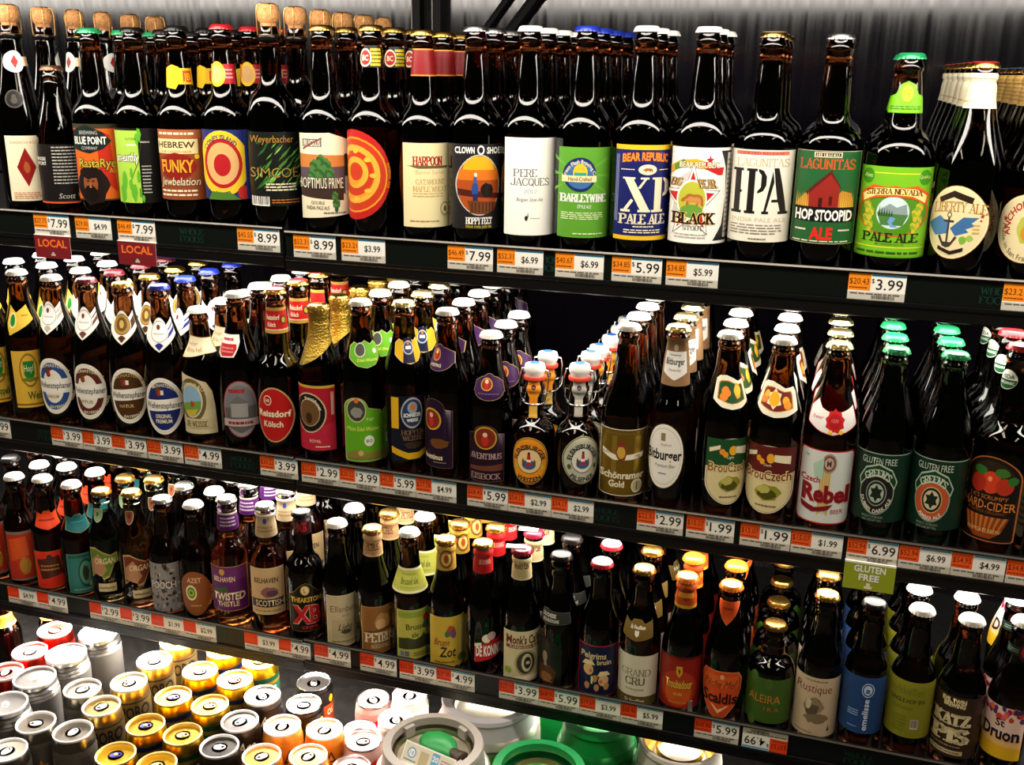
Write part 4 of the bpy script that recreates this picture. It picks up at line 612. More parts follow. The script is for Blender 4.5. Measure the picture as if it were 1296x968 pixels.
@design('rust')
def _(L, n): L.base('rect', '#bfa888'); L.text('Rustique', -.1, .82, .15, '#6a2a2a', w=.78, sh=.1, b=.0); L.blob(-.1, .5, .6, .2, '#8a7a5a', 3, 18, .5); L.blob(-.1, .45, .4, .15, '#5a4e38', 6, 14, .5); L.blob(.1, .3, .6, .12, '#7a6a4c', 8, 16, .5); L.blob(-.3, .55, .15, .1, '#c8b898', 2); L.lines(-.5, .5, .93, .96, 1, '#6a5a4a'); L.lines(-.8, 0, .05, .08, 1, '#6a5a4a'); L.poly([(.6, .1), (.66, .2), (.7, .1)], '#3a2a1c')
@design('emel')
def _(L, n):
    L.base('rect', '#213f6e'); L.circ(.36, .78, .125, '#b8c8e0'); L.circ(.36, .78, .11, '#213f6e'); L.circ(.36, .78, .085, '#b8c8e0'); L.text('æ', .36, .78, .10, '#213f6e', b=.03)
    vs, fs, tw = sans('emelisse', .02); k = .56 * L.H / tw; cx, cy = L.P(.36, .34); L.add([(cx - (y - .4) * k, cy + (x - tw / 2) * k) for x, y in vs], fs, '#c8d4e4'); L.lines(-.35, .1, .3, .42, 3, '#8aa8d0'); L.lines(-.3, .1, .1, .13, 1, '#8aa8d0')
@design('kelle')
def _(L, n): L.base('rect', '#7c7a1e'); L.text('mikkeller', 0, .84, .14, '#5a6414', w=.62, b=-.005); L.text('SINGLE HOP IPA', .04, .66, .075, '#2a2c10', w=.60, b=.02); L.lines(-.45, .3, .5, .56, 2, '#5a6414'); L.rect(.24, .16, .5, .34, '#b8a894'); L.bars(.25, .49, .18, .33, '#4a4038', 10); L.lines(-.4, .1, .1, .4, 5, '#6a7418')
@design('katz')
def _(L, n): L.base('rect', '#33241a'); L.text('EVIL TWIN', -.08, .93, .07, '#d8c890', w=.52, b=.05); L.text('BREWING', -.04, .86, .07, '#d8c890', w=.46, b=.05); L.slab('KATZ', -.12, .62, .17, '#d8c898', w=.84, wt=.34); L.slab('PIS', -.12, .36, .22, '#d8c898', w=.88, wt=.36); L.lines(-.9, .5, .17, .2, 1, '#a8946a'); L.rect(-.9, .05, .56, .12, '#b8a880'); L.lines(-.85, .5, .07, .1, 1, '#4a3624')
@design('druon')
def _(L, n):
    L.base('rect', '#d8b8a8'); L.poly([(-1, 0), (1, 0), (1, .3), (.4, .26), (-.2, .32), (-1, .36)], '#d8a81c'); L.poly([(-1, .28), (1, .24), (1, .40), (-1, .46)], '#e0b070'); rr = random.Random(6)
    for k in range(26): L.blob(rr.uniform(-1, 1) * .97, rr.uniform(.78, .98), .12, .06, rr.choice(['#8a1c3a', '#b83a2a', '#5a2a5a', '#d86a3a', '#3a2a4a', '#c84a7a']), k)
    L.text('St', .05, .70, .14, '#1c1418', w=.22, b=.02); L.text('Druon', .05, .50, .24, '#1c1418', w=.86, b=.03)
@design('druonneck')
def _(L, n): L.rect(-1, .3, 1, .7, '#1c2a24'); L.circ(.3, .5, .45, '#3a1c1c'); L.circ(.3, .5, .3, '#b82a2a'); L.circ(.3, .5, .12, '#3a0c14'); L.lines(-.9, -.2, .4, .6, 2, '#8a9a8a')
@design('collar')
def _(L, n): L.base('rect', '#d8a23a'); L.rect(-1, .2, 1, .75, '#d86a1c')
DESC = dict(
 T1=('corked brown bottle with cream label and dark red diamond, far left top shelf', 'the corked cream diamond label'), T2=('short amber bottle showing its dark back label of small text, top shelf', 'the short amber bottle'), T3=('brown bottle with orange label and bearded portrait, green cap, top shelf', 'the orange portrait label'),
 T4=('brown bottle with lime green leaf label and black side panel, top shelf', 'the lime green leaf label'), T5=('brown bottle with rust label reading FUNKY and yellow neck tag', 'the rust FUNKY label'), T6=('red-capped brown bottle with blue label and yellow ring, top shelf', 'the blue yellow-ring label'),
 T7=('corked brown bottle with black label of streaky green hops, top shelf', 'the black streaky hop label'), T8=('brown bottle with cream wavy-topped label and green hop cones, top shelf', 'the cream hop-cone label'), T9=('brown bottle with turned red and orange disc label, top shelf', 'the red disc label'),
 T10=('brown bottle with pale yellow label and red foil neck band, top shelf', 'the pale yellow red-necked label'), T11=('brown bottle with dark label and orange oval sunset picture, top shelf', 'the dark sunset oval label'), T12=('brown bottle with plain white label and thin grey lettering, top shelf', 'the plain white label'),
 T13=('blue-capped brown bottle with green label and sun badge, top shelf', 'the green sun-badge label'), T14=('brown bottle with navy label and big white XP, top shelf', 'the navy XP label'), T15=('brown bottle with white label, bear and red star, top shelf', 'the white bear-and-star label'),
 T16=('brown bottle with cream label and big black stencilled IPA, top shelf', 'the cream stencilled IPA label'), T17=('brown bottle with green label and red barn, top shelf', 'the red barn label'), T18=('stout brown bottle with bright lime label and lime neck collar, top shelf', 'the bright lime label'),
 T19=('tapering brown bottle with oval cream anchor label and red cap, top shelf', 'the oval anchor label'), T20=('tapering brown bottle with blue cap cut off by the right edge, top shelf', 'the blue-capped bottle at the right edge'),
 M0=('amber bottle with yellow label cut off by the left edge, middle shelf', 'the yellow label at the left edge'), M1=('amber bottle with full yellow label and green shield, middle shelf', 'the yellow green-shield label'), M2=('amber bottle with white oval label edged pale blue, middle shelf', 'the pale blue oval label'), M3=('maroon-capped amber bottle with white and maroon oval label, middle shelf', 'the maroon oval label'),
 M4=('gold-capped amber bottle with dark brown oval label, middle shelf', 'the dark brown oval label'), M5=('blue-capped amber bottle with navy and white oval label, middle shelf', 'the navy oval label'), M6=('shorter amber bottle with cream label and village landscape, middle shelf', 'the cream landscape label'), M7=('dark bottle with grey oval label edged red, middle shelf', 'the grey red-edged oval label'),
 M8=('dark bottle with red oval label and red neck band, middle shelf', 'the red oval label'), M9=('dark bottle with crinkled gold neck foil and red label, middle shelf', 'the gold-foiled neck'), M10=('dark bottle with bright green stepped label and green collar, middle shelf', 'the bright green stepped label'), M11=('dark bottle with navy and yellow label and striped collar, middle shelf', 'the navy and yellow label'),
 M12=('tall dark bottle with plain purple label turned sideways, middle shelf', 'the tall purple label'), M13=('smaller dark bottle with plum label facing forward, middle shelf', 'the small plum label'), M14=('flip-top bottle with orange round label and orange neck strip', 'the orange flip-top label'), M15=('flip-top bottle with grey round label and silver neck strip', 'the grey flip-top label'),
 M16=('amber bottle with shiny gold label and coat of arms, middle shelf', 'the shiny gold label'), M17=('dark bottle with white oval label and copper neck band, middle shelf', 'the white oval copper-necked label'), M18=('amber bottle with green and cream shield labels, middle shelf', 'the green and cream shield label'), M19=('amber bottle with maroon and cream shield labels, middle shelf', 'the maroon and cream shield label'),
 M20=('amber bottle with white label bordered red and red seal collar', 'the red-bordered white label'), M21=('green-capped bottle with dark green label and black round badge', 'the black-badge green label'), M22=('green-capped bottle with dark green label and orange round badge', 'the orange-badge green label'), M23=('red-capped brown bottle with arched black label of apples, middle shelf', 'the arched apple label'), M24=('bottle with plain cream label cut off by the right edge', 'the cream label at the right edge'),
 B0=('brown bottle with grey and red label cut by the left edge', 'the cut label at the left edge'), B1=('brown bottle with grey and orange-red label, leftmost whole one below', 'the grey and orange-red label'), B2=('dark bottle with bright orange-red label and orange collar, bottom shelf', 'the bright orange-red label'), B3=('dark bottle with teal label and teal collar, bottom shelf', 'the teal label'),
 B4=('clear-necked dark bottle with jagged green and tan label, bottom shelf', 'the jagged green label'), B5=('clear-necked brown bottle with jagged brown label, bottom shelf', 'the jagged brown label'), B6=('dark bottle with grey scribbled drawing label, bottom shelf', 'the grey scribbled label'), B7=('dark bottle with brown oval label and green apple disc, bottom shelf', 'the brown oval apple-disc label'),
 B8=('clear bottle of amber ale with purple label, bottom shelf', 'the purple ale label'), B9=('clear bottle of brown ale with tan label and tan collar', 'the tan ale label'), B10=('black bottle with black label and big red XB, bottom shelf', 'the red XB label'), B11=('near-black bottle with white cap and plain cream label, bottom shelf', 'the plain cream label'), B12=('near-black bottle with tan brown label and tan neck band', 'the tan brown horseman label'),
 B13=('dark bottle with pale yellow-green label and matching neck band', 'the yellow-green label'), B14=('dark bottle with mustard yellow label and mustard neck band', 'the mustard yellow label'), B15=('near-black bottle with slanted red label and red neck band', 'the slanted red label'), B16=('near-black bottle with cream barrel label and torn cap seal strip', 'the cream barrel label'), B17=('near-black bottle with dark portrait label and dark ribbon collar', 'the dark portrait label'),
 B18=('near-black bottle with navy label bordered red, bottom shelf', 'the red-bordered navy label'), B19=('dark bottle with off-white label over a gold base strip', 'the off-white gold-strip label'), B20=('orange-capped dark bottle with red wraparound label, bottom shelf', 'the red wraparound label'), B21=('orange-capped dark bottle with orange pick-shaped label, bottom shelf', 'the orange pick-shaped label'), B22=('squat brown bottle with green wraparound label, bottom shelf', 'the squat green label'),
 B23=('near-black bottle with beige label of brown sketching, bottom shelf', 'the beige sketch label'), B24=('dark bottle with royal blue label and sideways lettering', 'the royal blue label'), B25=('white-capped dark bottle with olive yellow-green label, bottom shelf', 'the olive label'), B26=('dark bottle with dark brown label and chunky cream letters', 'the chunky-letter brown label'), B27=('near-black bottle with floral white and yellow label, bottom shelf right end', 'the floral white label'))

@design('emboss')
def _(L, n): L.ring(0, .5, .48, .07, '#4a443c', '#0d0a09'); L.blob(0, .42, .4, .2, '#4a443c', 3); L.circ(0, .62, .12, '#4a443c')


# ------------------------------------------------------------------ bottles
KIND = { # neck foot radius, lip radius, shoulder start, shoulder end (of height), bezier pulls, fill level
 'bomber': (.0185, .0133, .54, .70, .55, .42, .80), 'wide': (.0182, .0142, .52, .665, .75, .55, .80), 'sn': (.0205, .0135, .52, .70, .75, .45, .78), 'liberty': (.0160, .0140, .47, .86, .35, .30, .78),
 'champ': (.0150, .0135, .50, .70, .75, .45, .80), 'champcone': (.0160, .0140, .40, .84, .30, .35, .80), 'cone': (.0150, .0135, .46, .88, .40, .30, .62),
 'euro': (.0150, .0132, .53, .86, .38, .40, .80), 'euros': (.0155, .0135, .50, .82, .55, .35, .76), 'kolsch': (.0180, .0135, .50, .66, .6, .45, .85), 'flip': (.0140, .0128, .42, .62, .7, .45, .80),
 'nrw': (.0165, .0132, .50, .78, .45, .40, .72), 'vichy': (.0190, .0135, .48, .70, .5, .4, .80), 'cider': (.0190, .0135, .50, .68, .7, .45, .85),
 'long': (.0165, .0130, .50, .72, .5, .42, .82), 'uk': (.0175, .0140, .50, .76, .8, .5, .80), 'uk2': (.0150, .0130, .48, .72, .8, .5, .85), 'belg': (.0150, .0130, .46, .80, .38, .38, .82), 'stein': (.0160, .0135, .52, .74, .8, .45, .85)}
def profile(kind, R, h):
    rn, rt, b, s, k1, k2, fl = KIND[kind]
    top = h - (.030 if kind.startswith('champ') else .024 if kind == 'flip' else .004)
    p = [(R * .55, .003), (R - .006, 0), (R - .002, .0012), (R, .006), (R, h * b * .5), (R, h * b)]
    zb, zs = h * b, h * s
    for i in range(1, 13):
        t = i / 12; u = 1 - t
        r = u ** 3 * R + 3 * u * u * t * R + 3 * u * t * t * (rn + (R - rn) * .06) + t ** 3 * rn
        z = u ** 3 * zb + 3 * u * u * t * (zb + k1 * (zs - zb)) + 3 * u * t * t * (zs - k2 * (zs - zb)) + t ** 3 * zs
        p.append((r, z))
    n0 = top - .018
    for i in range(1, 5): t = i / 4; p.append((rn + (rt - rn) * t + .0006 * math.sin(PI * t), zs + (n0 - zs) * t))
    p += [(rt + .0016, n0 + .002), (rt + .0018, n0 + .007), (rt + .0004, n0 + .009), (rt - .0006, n0 + .012), (rt - .001, top), (rt * .5, top)]
    return p, top, h * fl
def rfun(p):
    def f(z):
        if z < p[3][1]: return p[3][0]
        for (r0, z0), (r1, z1) in zip(p[1:], p[2:]):
            if z0 <= z <= z1 and z1 > z0: return r0 + (r1 - r0) * (z - z0) / (z1 - z0)
        return p[-2][0] if z > p[-2][1] else p[3][0]
    return f
CAPC = dict(white=('#e9e6dc', 0), silver=('#c9c6be', 1), gold=('#c79a4a', 1), palegold=('#d8c48a', 1), tan=('#c8a878', .7), green=('#1f8f55', .2), dark=('#1d1b1a', .6), brown=('#6a4630', .6), red=('#a8181e', .2), blue=('#1c2f9a', .2), maroon=('#5c1420', .2),
  redgold=('#b01c22', .2), bluegold=('#2a5a9a', .2), orange=('#f0801e', .1), redwhite=('#f0e8e0', 0), foilred=('#8a1830', .3))
SKIRT = dict(redgold=('#c79a4a', 1), bluegold=('#c79a4a', 1), redwhite=('#b01c2a', .1), tan=('#9a7a48', 1))
_cap = {}
def cap_mesh(c):
    if c in _cap: return _cap[c]
    a = CAPC[c]; b = SKIRT.get(c, a); ms = [pmat('cap_skirt_' + c, b[0], .28, b[1], .6), pmat('cap_top_' + c, a[0], .22, a[1], .7)]
    pr = [(.0150, -.0062), (.0166, -.0064), (.0158, -.0035), (.0148, -.0008), (.0138, .0002), (.0100, .0008), (.004, .0010)]
    fl = lambda i, s, r: r + (.0009 if s % 2 else -.0006) * (1 if i in (0, 1) else .6 if i == 2 else 0)
    _cap[c] = lathe('crown_cap', pr, ms, 42, lambda i, z: 1 if i >= 3 else 0, True, fl); return _cap[c]
_bt = {}
CORK = lambda: pmat('cork', '#c48a52', .8, noise=(260, .35, (1, 1, 1)))
def ringpts(r, z, n=20): return [(r * math.cos(2 * PI * i / n), r * math.sin(2 * PI * i / n), z) for i in range(n + 1)]
def make_bottle(bid, x, y, z, h, kind, R, glass, cap, labs, label, group=None, cat='bottle'):
    root = thing('beer_bottle', label, cat, (x, y, z), group)
    p, top, fl = profile(kind, R, h); rf = rfun(p)
    me = lathe('glass_bottle', p, glassmats(glass), 40, lambda i, zz: 1 if zz > fl else 0, True, None, .9); obj('glass_body', me, root)
    if kind.startswith('champ'):
        ck = lathe('cork', [(.0110, top - .002), (.0112, top + .004), (.0145, top + .008), (.0155, top + .018), (.0140, top + .026), (.010, top + .029)], [CORK()], 24); obj('cork', ck, root)
        wm = pmat('cage_wire', '#b48a50', .35, 1); L = [ringpts(.0158, top - .012)]
        for k in range(4):
            a = PI / 4 + k * PI / 2; ca, sa = math.cos(a), math.sin(a)
            L.append([(.0158 * ca, .0158 * sa, top - .012), (.0164 * ca, .0164 * sa, top + .002), (.0166 * ca, .0166 * sa, top + .018), (.0150 * ca, .0150 * sa, top + .0268), (.009 * ca, .009 * sa, top + .0298)])
        L.append(ringpts(.009, top + .0298)); L.append([(.0158, 0, top - .012), (.0205, 0, top - .010), (.0205, .003, top - .004), (.0168, .003, top - .009)])
        obj('wire_cage', tubes('wire_cage', L, .0008, wm, 5), root)
        obj('collar_ring', lathe('collar_ring', [(.0150, top - .018), (.0158, top - .016), (.0158, top - .013), (.0150, top - .011)], [pmat('neck_black_foil', '#0b0a0a', .25)], 28, close=False), root)
    elif kind == 'flip':
        obj('stopper', lathe('stopper', [(.0100, top - .001), (.0128, top + .004), (.0132, top + .008), (.0150, top + .012), (.0152, top + .017), (.0135, top + .0215), (.006, top + .0235)], [pmat('porcelain', '#f2efe6', .15, 0, .6)], 28), root)
        obj('rubber_gasket', lathe('rubber_gasket', [(.0130, top - .001), (.0152, top), (.0156, top + .002), (.0152, top + .0045), (.0130, top + .005)], [pmat('red_rubber', '#d8452e', .5)], 28), root)
        pz = top - .034; L = [ringpts(.0150, pz), [(-.0195, 0, top + .013), (-.0155, 0, top + .014), (.0155, 0, top + .014), (.0195, 0, top + .013)]]
        for s in (-1, 1):
            L.append([(s * .0195, 0, top + .013), (s * .0215, -.002, top + .004), (s * .0205, -.006, top - .014), (s * .0160, -.004, pz)])
            L.append([(s * .0158, 0, pz), (s * .0215, .004, pz + .006), (s * .0225, .010, pz + .016), (s * .017, .016, pz + .012)])
        L.append([(-.017, .016, pz + .012), (-.008, .021, pz + .006), (.008, .021, pz + .006), (.017, .016, pz + .012)])
        obj('wire_bail', tubes('wire_bail', L, .0010, STEEL(), 6), root)
        obj('stopper_print', lathe('stopper_print', [(.0075, top + .0232), (.0070, top + .0238), (.003, top + .0240)], [pmat('print_blue', PAL['blue'], .4)], 18), root)
    else:
        if cap == 'foil':
            gm = pmat('crinkled_gold_foil', '#c9a544', .30, 1, bump=(420, .9, (1, 1, 1))); v, f = [], []; n = 36; rows = 16
            for j in range(rows + 1):
                for k in range(n):
                    a = 2 * PI * k / n; zl = h * .70 + .018 * math.cos(a - math.radians(28)); zz = zl + (top + .0012 - zl) * j / rows; rr = rf(min(zz, top - .0001)) + .0008
                    if zz > top - .010: rr = .0160
                    v.append((rr * math.cos(a), rr * math.sin(a), zz))
            for j in range(rows):
                for k in range(n): t = (k + 1) % n; f.append((j * n + k, j * n + t, (j + 1) * n + t, (j + 1) * n + k))
            f.append(tuple(rows * n + k for k in range(n))); obj('neck_foil', mesh('neck_foil', v, f, [gm]), root)
            o = obj('crown_cap', cap_mesh('gold'), root, (0, 0, h - .0008))
        else:
            o = obj('crown_cap', cap_mesh(cap), root, (0, 0, h - .001))
            if cap == 'foilred':
                obj('seal_strip', boxes('seal_strip', [(-.024, -.006, .0003, .006, .006, .0013)], [pmat('print_white', PAL['white'], .4)]), root, (0, 0, h)).rotation_euler = (0, 0, .2)
    for nm, part, z0, z1, W, rot in labs:
        L = Lab(W, max(3, z1 - z0)); D[nm](L, nm)
        L.build(part, root, rf, z0 / 1000, rot, zcuts=[q for _, q in p[5:]])
    return root

BOTTLES=[
('T1', -1.2303, 1.3465, 0.3155, 'champcone', 0.0345, 'dark', 'cork', 6, [('ace', 'front_label', 25.5, 124.6, 62, 46.9), ('ace_neck', 'neck_label', 217.4, 249.4, 44.1, 68.3), ('emboss', 'glass_crest', 164.9, 193.0, 28.4, 30.6)]),
('T2', -1.1603, 1.3455, 0.2288, 'cone', 0.0335, 'rust', 'brown', 1, [('backtext', 'back_label', 25.3, 113.9, 89.6, 40.6)]),
('T3', -1.0883, 1.3485, 0.2823, 'bomber', 0.0365, 'dark', 'green', 3, [('rasta', 'front_label', 33.5, 146.2, 83.5, 24.3)]),
('T4', -1.0133, 1.3485, 0.2836, 'bomber', 0.0365, 'dark', 'dark', 3, [('earthly', 'front_label', 33.7, 142.2, 105, 24.9)]),
('T5', -0.9383, 1.3485, 0.286, 'bomber', 0.0365, 'dark', 'dark', 3, [('funky', 'front_label', 42.1, 142.6, 79.5, 17.2), ('funky_neck', 'neck_label', 198.6, 232.5, 55.8, 27.9)]),
('T6', -0.8633, 1.3485, 0.2884, 'bomber', 0.0365, 'dark', 'red', 3, [('coney', 'front_label', 46.0, 144.8, 87.3, 21.1), ('coney_neck', 'neck_label', 203.3, 237.8, 49.3, 12.8)]),
('T7', -0.7878, 1.349, 0.3156, 'champ', 0.037, 'dark', 'cork', 7, [('hopsim', 'front_label', 40.9, 144.0, 102.7, 30.9)]),
('T8', -0.7057, 1.3486, 0.2877, 'bomber', 0.0366, 'dark', 'gold', 2, [('hoptimus', 'front_label', 26.2, 145.5, 99.1, 30.2)]),
('T9', -0.6305, 1.3486, 0.2879, 'bomber', 0.0366, 'dark', 'gold', 3, [('disc', 'front_label', 29.2, 152.0, 112, -26.9), ('disc_neck', 'neck_label', 232.8, 261.2, 64, 25.1)]),
('T10', -0.5553, 1.3486, 0.2822, 'bomber', 0.0366, 'dark', 'gold', 4, [('harpoon', 'front_label', 24.2, 136.9, 83.9, 36.8), ('redfoil', 'neck_label', 222.9, 257.8, 96, 22.4)]),
('T11', -0.4801, 1.3486, 0.2874, 'bomber', 0.0366, 'dark', 'silver', 4, [('feet', 'front_label', 26.3, 138.3, 88.0, 30.8)]),
('T12', -0.4049, 1.3486, 0.2876, 'bomber', 0.0366, 'dark', 'white', 4, [('pere', 'front_label', 22.3, 148.8, 88.5, 27.5)]),
('T13', -0.3297, 1.3486, 0.2878, 'bomber', 0.0366, 'dark', 'blue', 4, [('barley', 'front_label', 23.7, 139.4, 88.9, 24.2)]),
('T14', -0.2535, 1.3496, 0.2881, 'bomber', 0.0376, 'dark', 'white', 3, [('xp', 'front_label', 25.3, 145.0, 89.2, 22.7)]),
('T15', -0.1763, 1.3496, 0.2874, 'bomber', 0.0376, 'dark', 'white', 3, [('black', 'front_label', 25.7, 144.5, 100.3, 11.1)]),
('T16', -0.0987, 1.35, 0.2822, 'wide', 0.038, 'dark', 'tan', 3, [('ipa', 'front_label', 32.5, 144.3, 106.2, 4.2)]),
('T17', -0.0207, 1.35, 0.2807, 'wide', 0.038, 'dark', 'silver', 3, [('hop', 'front_label', 35.2, 146.1, 106.2, 0.9)]),
('T18', 0.0603, 1.353, 0.2593, 'sn', 0.041, 'dark', 'green', 2, [('sierra', 'front_label', 23.5, 130.4, 114.6, -2.6), ('sierra_neck', 'neck_label', 191.0, 227.4, 62, -0.6)]),
('T19', 0.1408, 1.3495, 0.2505, 'liberty', 0.0375, 'amber', 'redgold', 6, [('liberty', 'front_label', 26.3, 112.1, 84.2, -21.7), ('anchor_neck', 'neck_label', 198.4, 237.4, 88, -6.0)]),
('T20', 0.2198, 1.3515, 0.2462, 'liberty', 0.0395, 'amber', 'bluegold', 6, [('steam', 'front_label', 26.2, 105.9, 93.7, -21.3), ('tan_neck', 'neck_label', 198.4, 235.9, 88, -9.2)]),
('M0', -1.342, 1.345, 0.2584, 'euro', 0.033, 'amber', 'white', 3, [('bock', 'front_label', 30.5, 124.8, 70, 64.2), ('bock_neck', 'neck_label', 172.9, 209.1, 50, 60.9)]),
('M1', -1.274, 1.345, 0.2561, 'euro', 0.033, 'amber', 'white', 4, [('weisse', 'front_label', 29.6, 126.9, 70, 60.5), ('weisse_neck', 'neck_label', 152.7, 201.3, 41.9, 35.7)]),
('M2', -1.206, 1.345, 0.2521, 'euro', 0.033, 'amber', 'white', 4, [('wblue', 'front_label', 26.6, 122.0, 62, 13.0), ('wneck1', 'neck_label', 159.8, 212.5, 50, 9.9)]),
('M3', -1.138, 1.345, 0.2531, 'euro', 0.033, 'amber', 'maroon', 4, [('wmaroon', 'front_label', 25.1, 119.4, 62, 11.4), ('wneck2', 'neck_label', 156.9, 209.1, 50, 11.5)]),
('M4', -1.07, 1.345, 0.2517, 'euro', 0.033, 'amber', 'gold', 4, [('wbrown', 'front_label', 26.1, 119.2, 62, 25.8), ('wneck3', 'neck_label', 155.8, 208.7, 50, 21.0)]),
('M5', -1.002, 1.345, 0.2529, 'euro', 0.033, 'amber', 'blue', 4, [('worig', 'front_label', 15.4, 110.2, 73.2, 20.1), ('wneck4', 'neck_label', 150.4, 203.3, 55.9, 23.0)]),
('M6', -0.934, 1.345, 0.2222, 'euros', 0.033, 'amber', 'white', 4, [('urweiss', 'front_label', 24.7, 123.5, 60, 15.6), ('urneck', 'neck_label', 144.9, 180.7, 56.7, 26.4)]),
('M7', -0.866, 1.345, 0.2517, 'euro', 0.033, 'dark', 'white', 4, [('kellerb', 'front_label', 27.3, 119.7, 58, 27.2), ('kellerneck', 'neck_label', 154.0, 189.3, 38.0, -3.6)]),
('M8', -0.7975, 1.3455, 0.2628, 'kolsch', 0.0335, 'dark', 'redgold', 4, [('kolsch', 'front_label', 27.8, 116.3, 70.0, 10.4), ('kolschneck', 'neck_label', 195.9, 234.9, 88, 20.7)]),
('M9', -0.7261, 1.3455, 0.2439, 'euro', 0.0335, 'dark', 'foil', 5, [('monk', 'front_label', 23.8, 126.4, 72, 2.3)]),
('M10', -0.6571, 1.3455, 0.2563, 'euro', 0.0335, 'dark', 'white', 4, [('edel', 'front_label', 14.5, 116.0, 66.9, 27.6), ('edelneck', 'neck_label', 159.3, 199.2, 56.5, 39.9)]),
('M11', -0.5881, 1.3455, 0.2604, 'euro', 0.0335, 'dark', 'palegold', 5, [('hopfen', 'front_label', 25.9, 125.5, 67.9, 44.5), ('hopfenneck', 'neck_label', 171.6, 209.5, 48.0, 43.9)]),
('M12', -0.5201, 1.3445, 0.2541, 'euro', 0.0325, 'dark', 'white', 6, [('avent', 'front_label', 22.6, 127.7, 60, -18.7), ('aventneck', 'neck_label', 167.4, 205.8, 56, -18.1)]),
('M13', -0.4536, 1.344, 0.2265, 'euro', 0.032, 'dark', 'white', 3, [('eisbock', 'front_label', 10.3, 96.3, 59.2, 5.1), ('eisneck', 'neck_label', 133.1, 170.6, 48.4, 12.9)]),
('M14', -0.3881, 1.3435, 0.1883, 'flip', 0.0315, 'dark', 'flip', 2, [('fweizen', 'front_label', 15.8, 86.5, 57.6, 5.4), ('fstrip_o', 'neck_label', 110.9, 174.6, 20, 11.1)]),
('M15', -0.3231, 1.3435, 0.1941, 'flip', 0.0315, 'dark', 'flip', 2, [('fpils', 'front_label', 25.9, 96.5, 62.4, 29.6), ('fstrip_g', 'neck_label', 119.2, 179.5, 20, 13.5)]),
('M16', -0.2571, 1.3445, 0.255, 'nrw', 0.0325, 'amber', 'white', 4, [('gold', 'front_label', 16.9, 114.5, 87.0, 12.2)]),
('M17', -0.1901, 1.3445, 0.2599, 'vichy', 0.0325, 'dark', 'palegold', 5, [('bit', 'front_label', 36.8, 129.3, 56, -9.9), ('bitneck', 'neck_label', 179.3, 244.2, 72, 2.0)]),
('M18', -0.1221, 1.3455, 0.256, 'euro', 0.0335, 'amber', 'white', 5, [('brougreen', 'front_label', 24.0, 118.6, 67.2, 27.8), ('brougneck', 'neck_label', 157.8, 201.3, 51.7, 24.5)]),
('M19', -0.0531, 1.3455, 0.2548, 'euro', 0.0335, 'amber', 'white', 4, [('broured', 'front_label', 19.9, 115.8, 81.4, -8.2), ('brourneck', 'neck_label', 154.1, 199.3, 63.3, -4.6)]),
('M20', 0.0159, 1.3455, 0.255, 'euro', 0.0335, 'amber', 'palegold', 5, [('rebel', 'front_label', 16.1, 118.3, 93.6, -0.7), ('rebelneck', 'neck_label', 138.7, 183.4, 77.0, -0.7)]),
('M21', 0.0849, 1.3455, 0.2551, 'euro', 0.0335, 'green', 'green', 5, [('gdark', 'front_label', 29.6, 122.5, 100, -9.6)]),
('M22', 0.1539, 1.3455, 0.2554, 'euro', 0.0335, 'green', 'green', 4, [('gamber', 'front_label', 29.2, 122.9, 100, -14.5)]),
('M23', 0.2259, 1.3485, 0.2716, 'cider', 0.0365, 'dark', 'red', 4, [('cider', 'front_label', 22.1, 134.3, 80.1, -26.7), ('usda', 'neck_label', 215.9, 240.6, 28.1, -48.7)]),
('M24', 0.2984, 1.346, 0.2665, 'nrw', 0.034, 'dark', 'white', 2, [('plaincream', 'front_label', 21.3, 94.3, 42.7, -56.5)]),
('B0', -1.394, 1.341, 0.2092, 'long', 0.029, 'dark', 'dark', 4, [('ored0', 'front_label', 15.4, 112.7, 70, 57.0)]),
('B1', -1.3312, 1.341, 0.2058, 'long', 0.029, 'dark', 'white', 4, [('ored1', 'front_label', 14.3, 107.8, 70, 55.7)]),
('B2', -1.2701, 1.3405, 0.2105, 'long', 0.0285, 'dark', 'white', 4, [('orange2', 'front_label', 9.6, 80.2, 62.2, 40.2), ('orneck', 'neck_label', 119.9, 152.0, 46.1, 43.2)]),
('B3', -1.2106, 1.341, 0.2077, 'long', 0.029, 'dark', 'white', 4, [('teal3', 'front_label', 10.5, 84.9, 63.6, 59.3), ('tealneck', 'neck_label', 121.8, 153.5, 52.0, 56.3)]),
('B4', -1.1501, 1.3415, 0.2035, 'euro', 0.0295, 'clear', 'gold', 4, [('organ4', 'front_label', 22.8, 107.7, 50, 24.3), ('dot4', 'neck_label', 149.5, 173.2, 18, 5.6)]),
('B5', -1.0891, 1.3415, 0.21, 'euro', 0.0295, 'clearbrown', 'gold', 4, [('organ5', 'front_label', 21.1, 104.3, 51.0, 39.4), ('dot5', 'neck_label', 154.5, 177.9, 15, 14.1)]),
('B6', -1.0286, 1.341, 0.2069, 'long', 0.029, 'dark', 'silver', 4, [('sketch', 'front_label', 8.7, 97.7, 59.5, 16.2)]),
('B7', -0.9686, 1.341, 0.2061, 'long', 0.029, 'dark', 'white', 4, [('ovalapple', 'front_label', 11.7, 93.7, 63.6, 18.6)]),
('B8', -0.9061, 1.3435, 0.2239, 'uk', 0.0315, 'ale', 'silver', 4, [('purple8', 'front_label', 31.9, 112.5, 74.0, 21.3), ('purpneck', 'neck_label', 170.3, 199.9, 60, 34.0)]),
('B9', -0.835, 1.3435, 0.2222, 'uk', 0.0315, 'ale2', 'silver', 4, [('scottish', 'front_label', 38.9, 121.8, 62, 23.8), ('creamneck', 'neck_label', 169.4, 208.4, 60, 23.9)]),
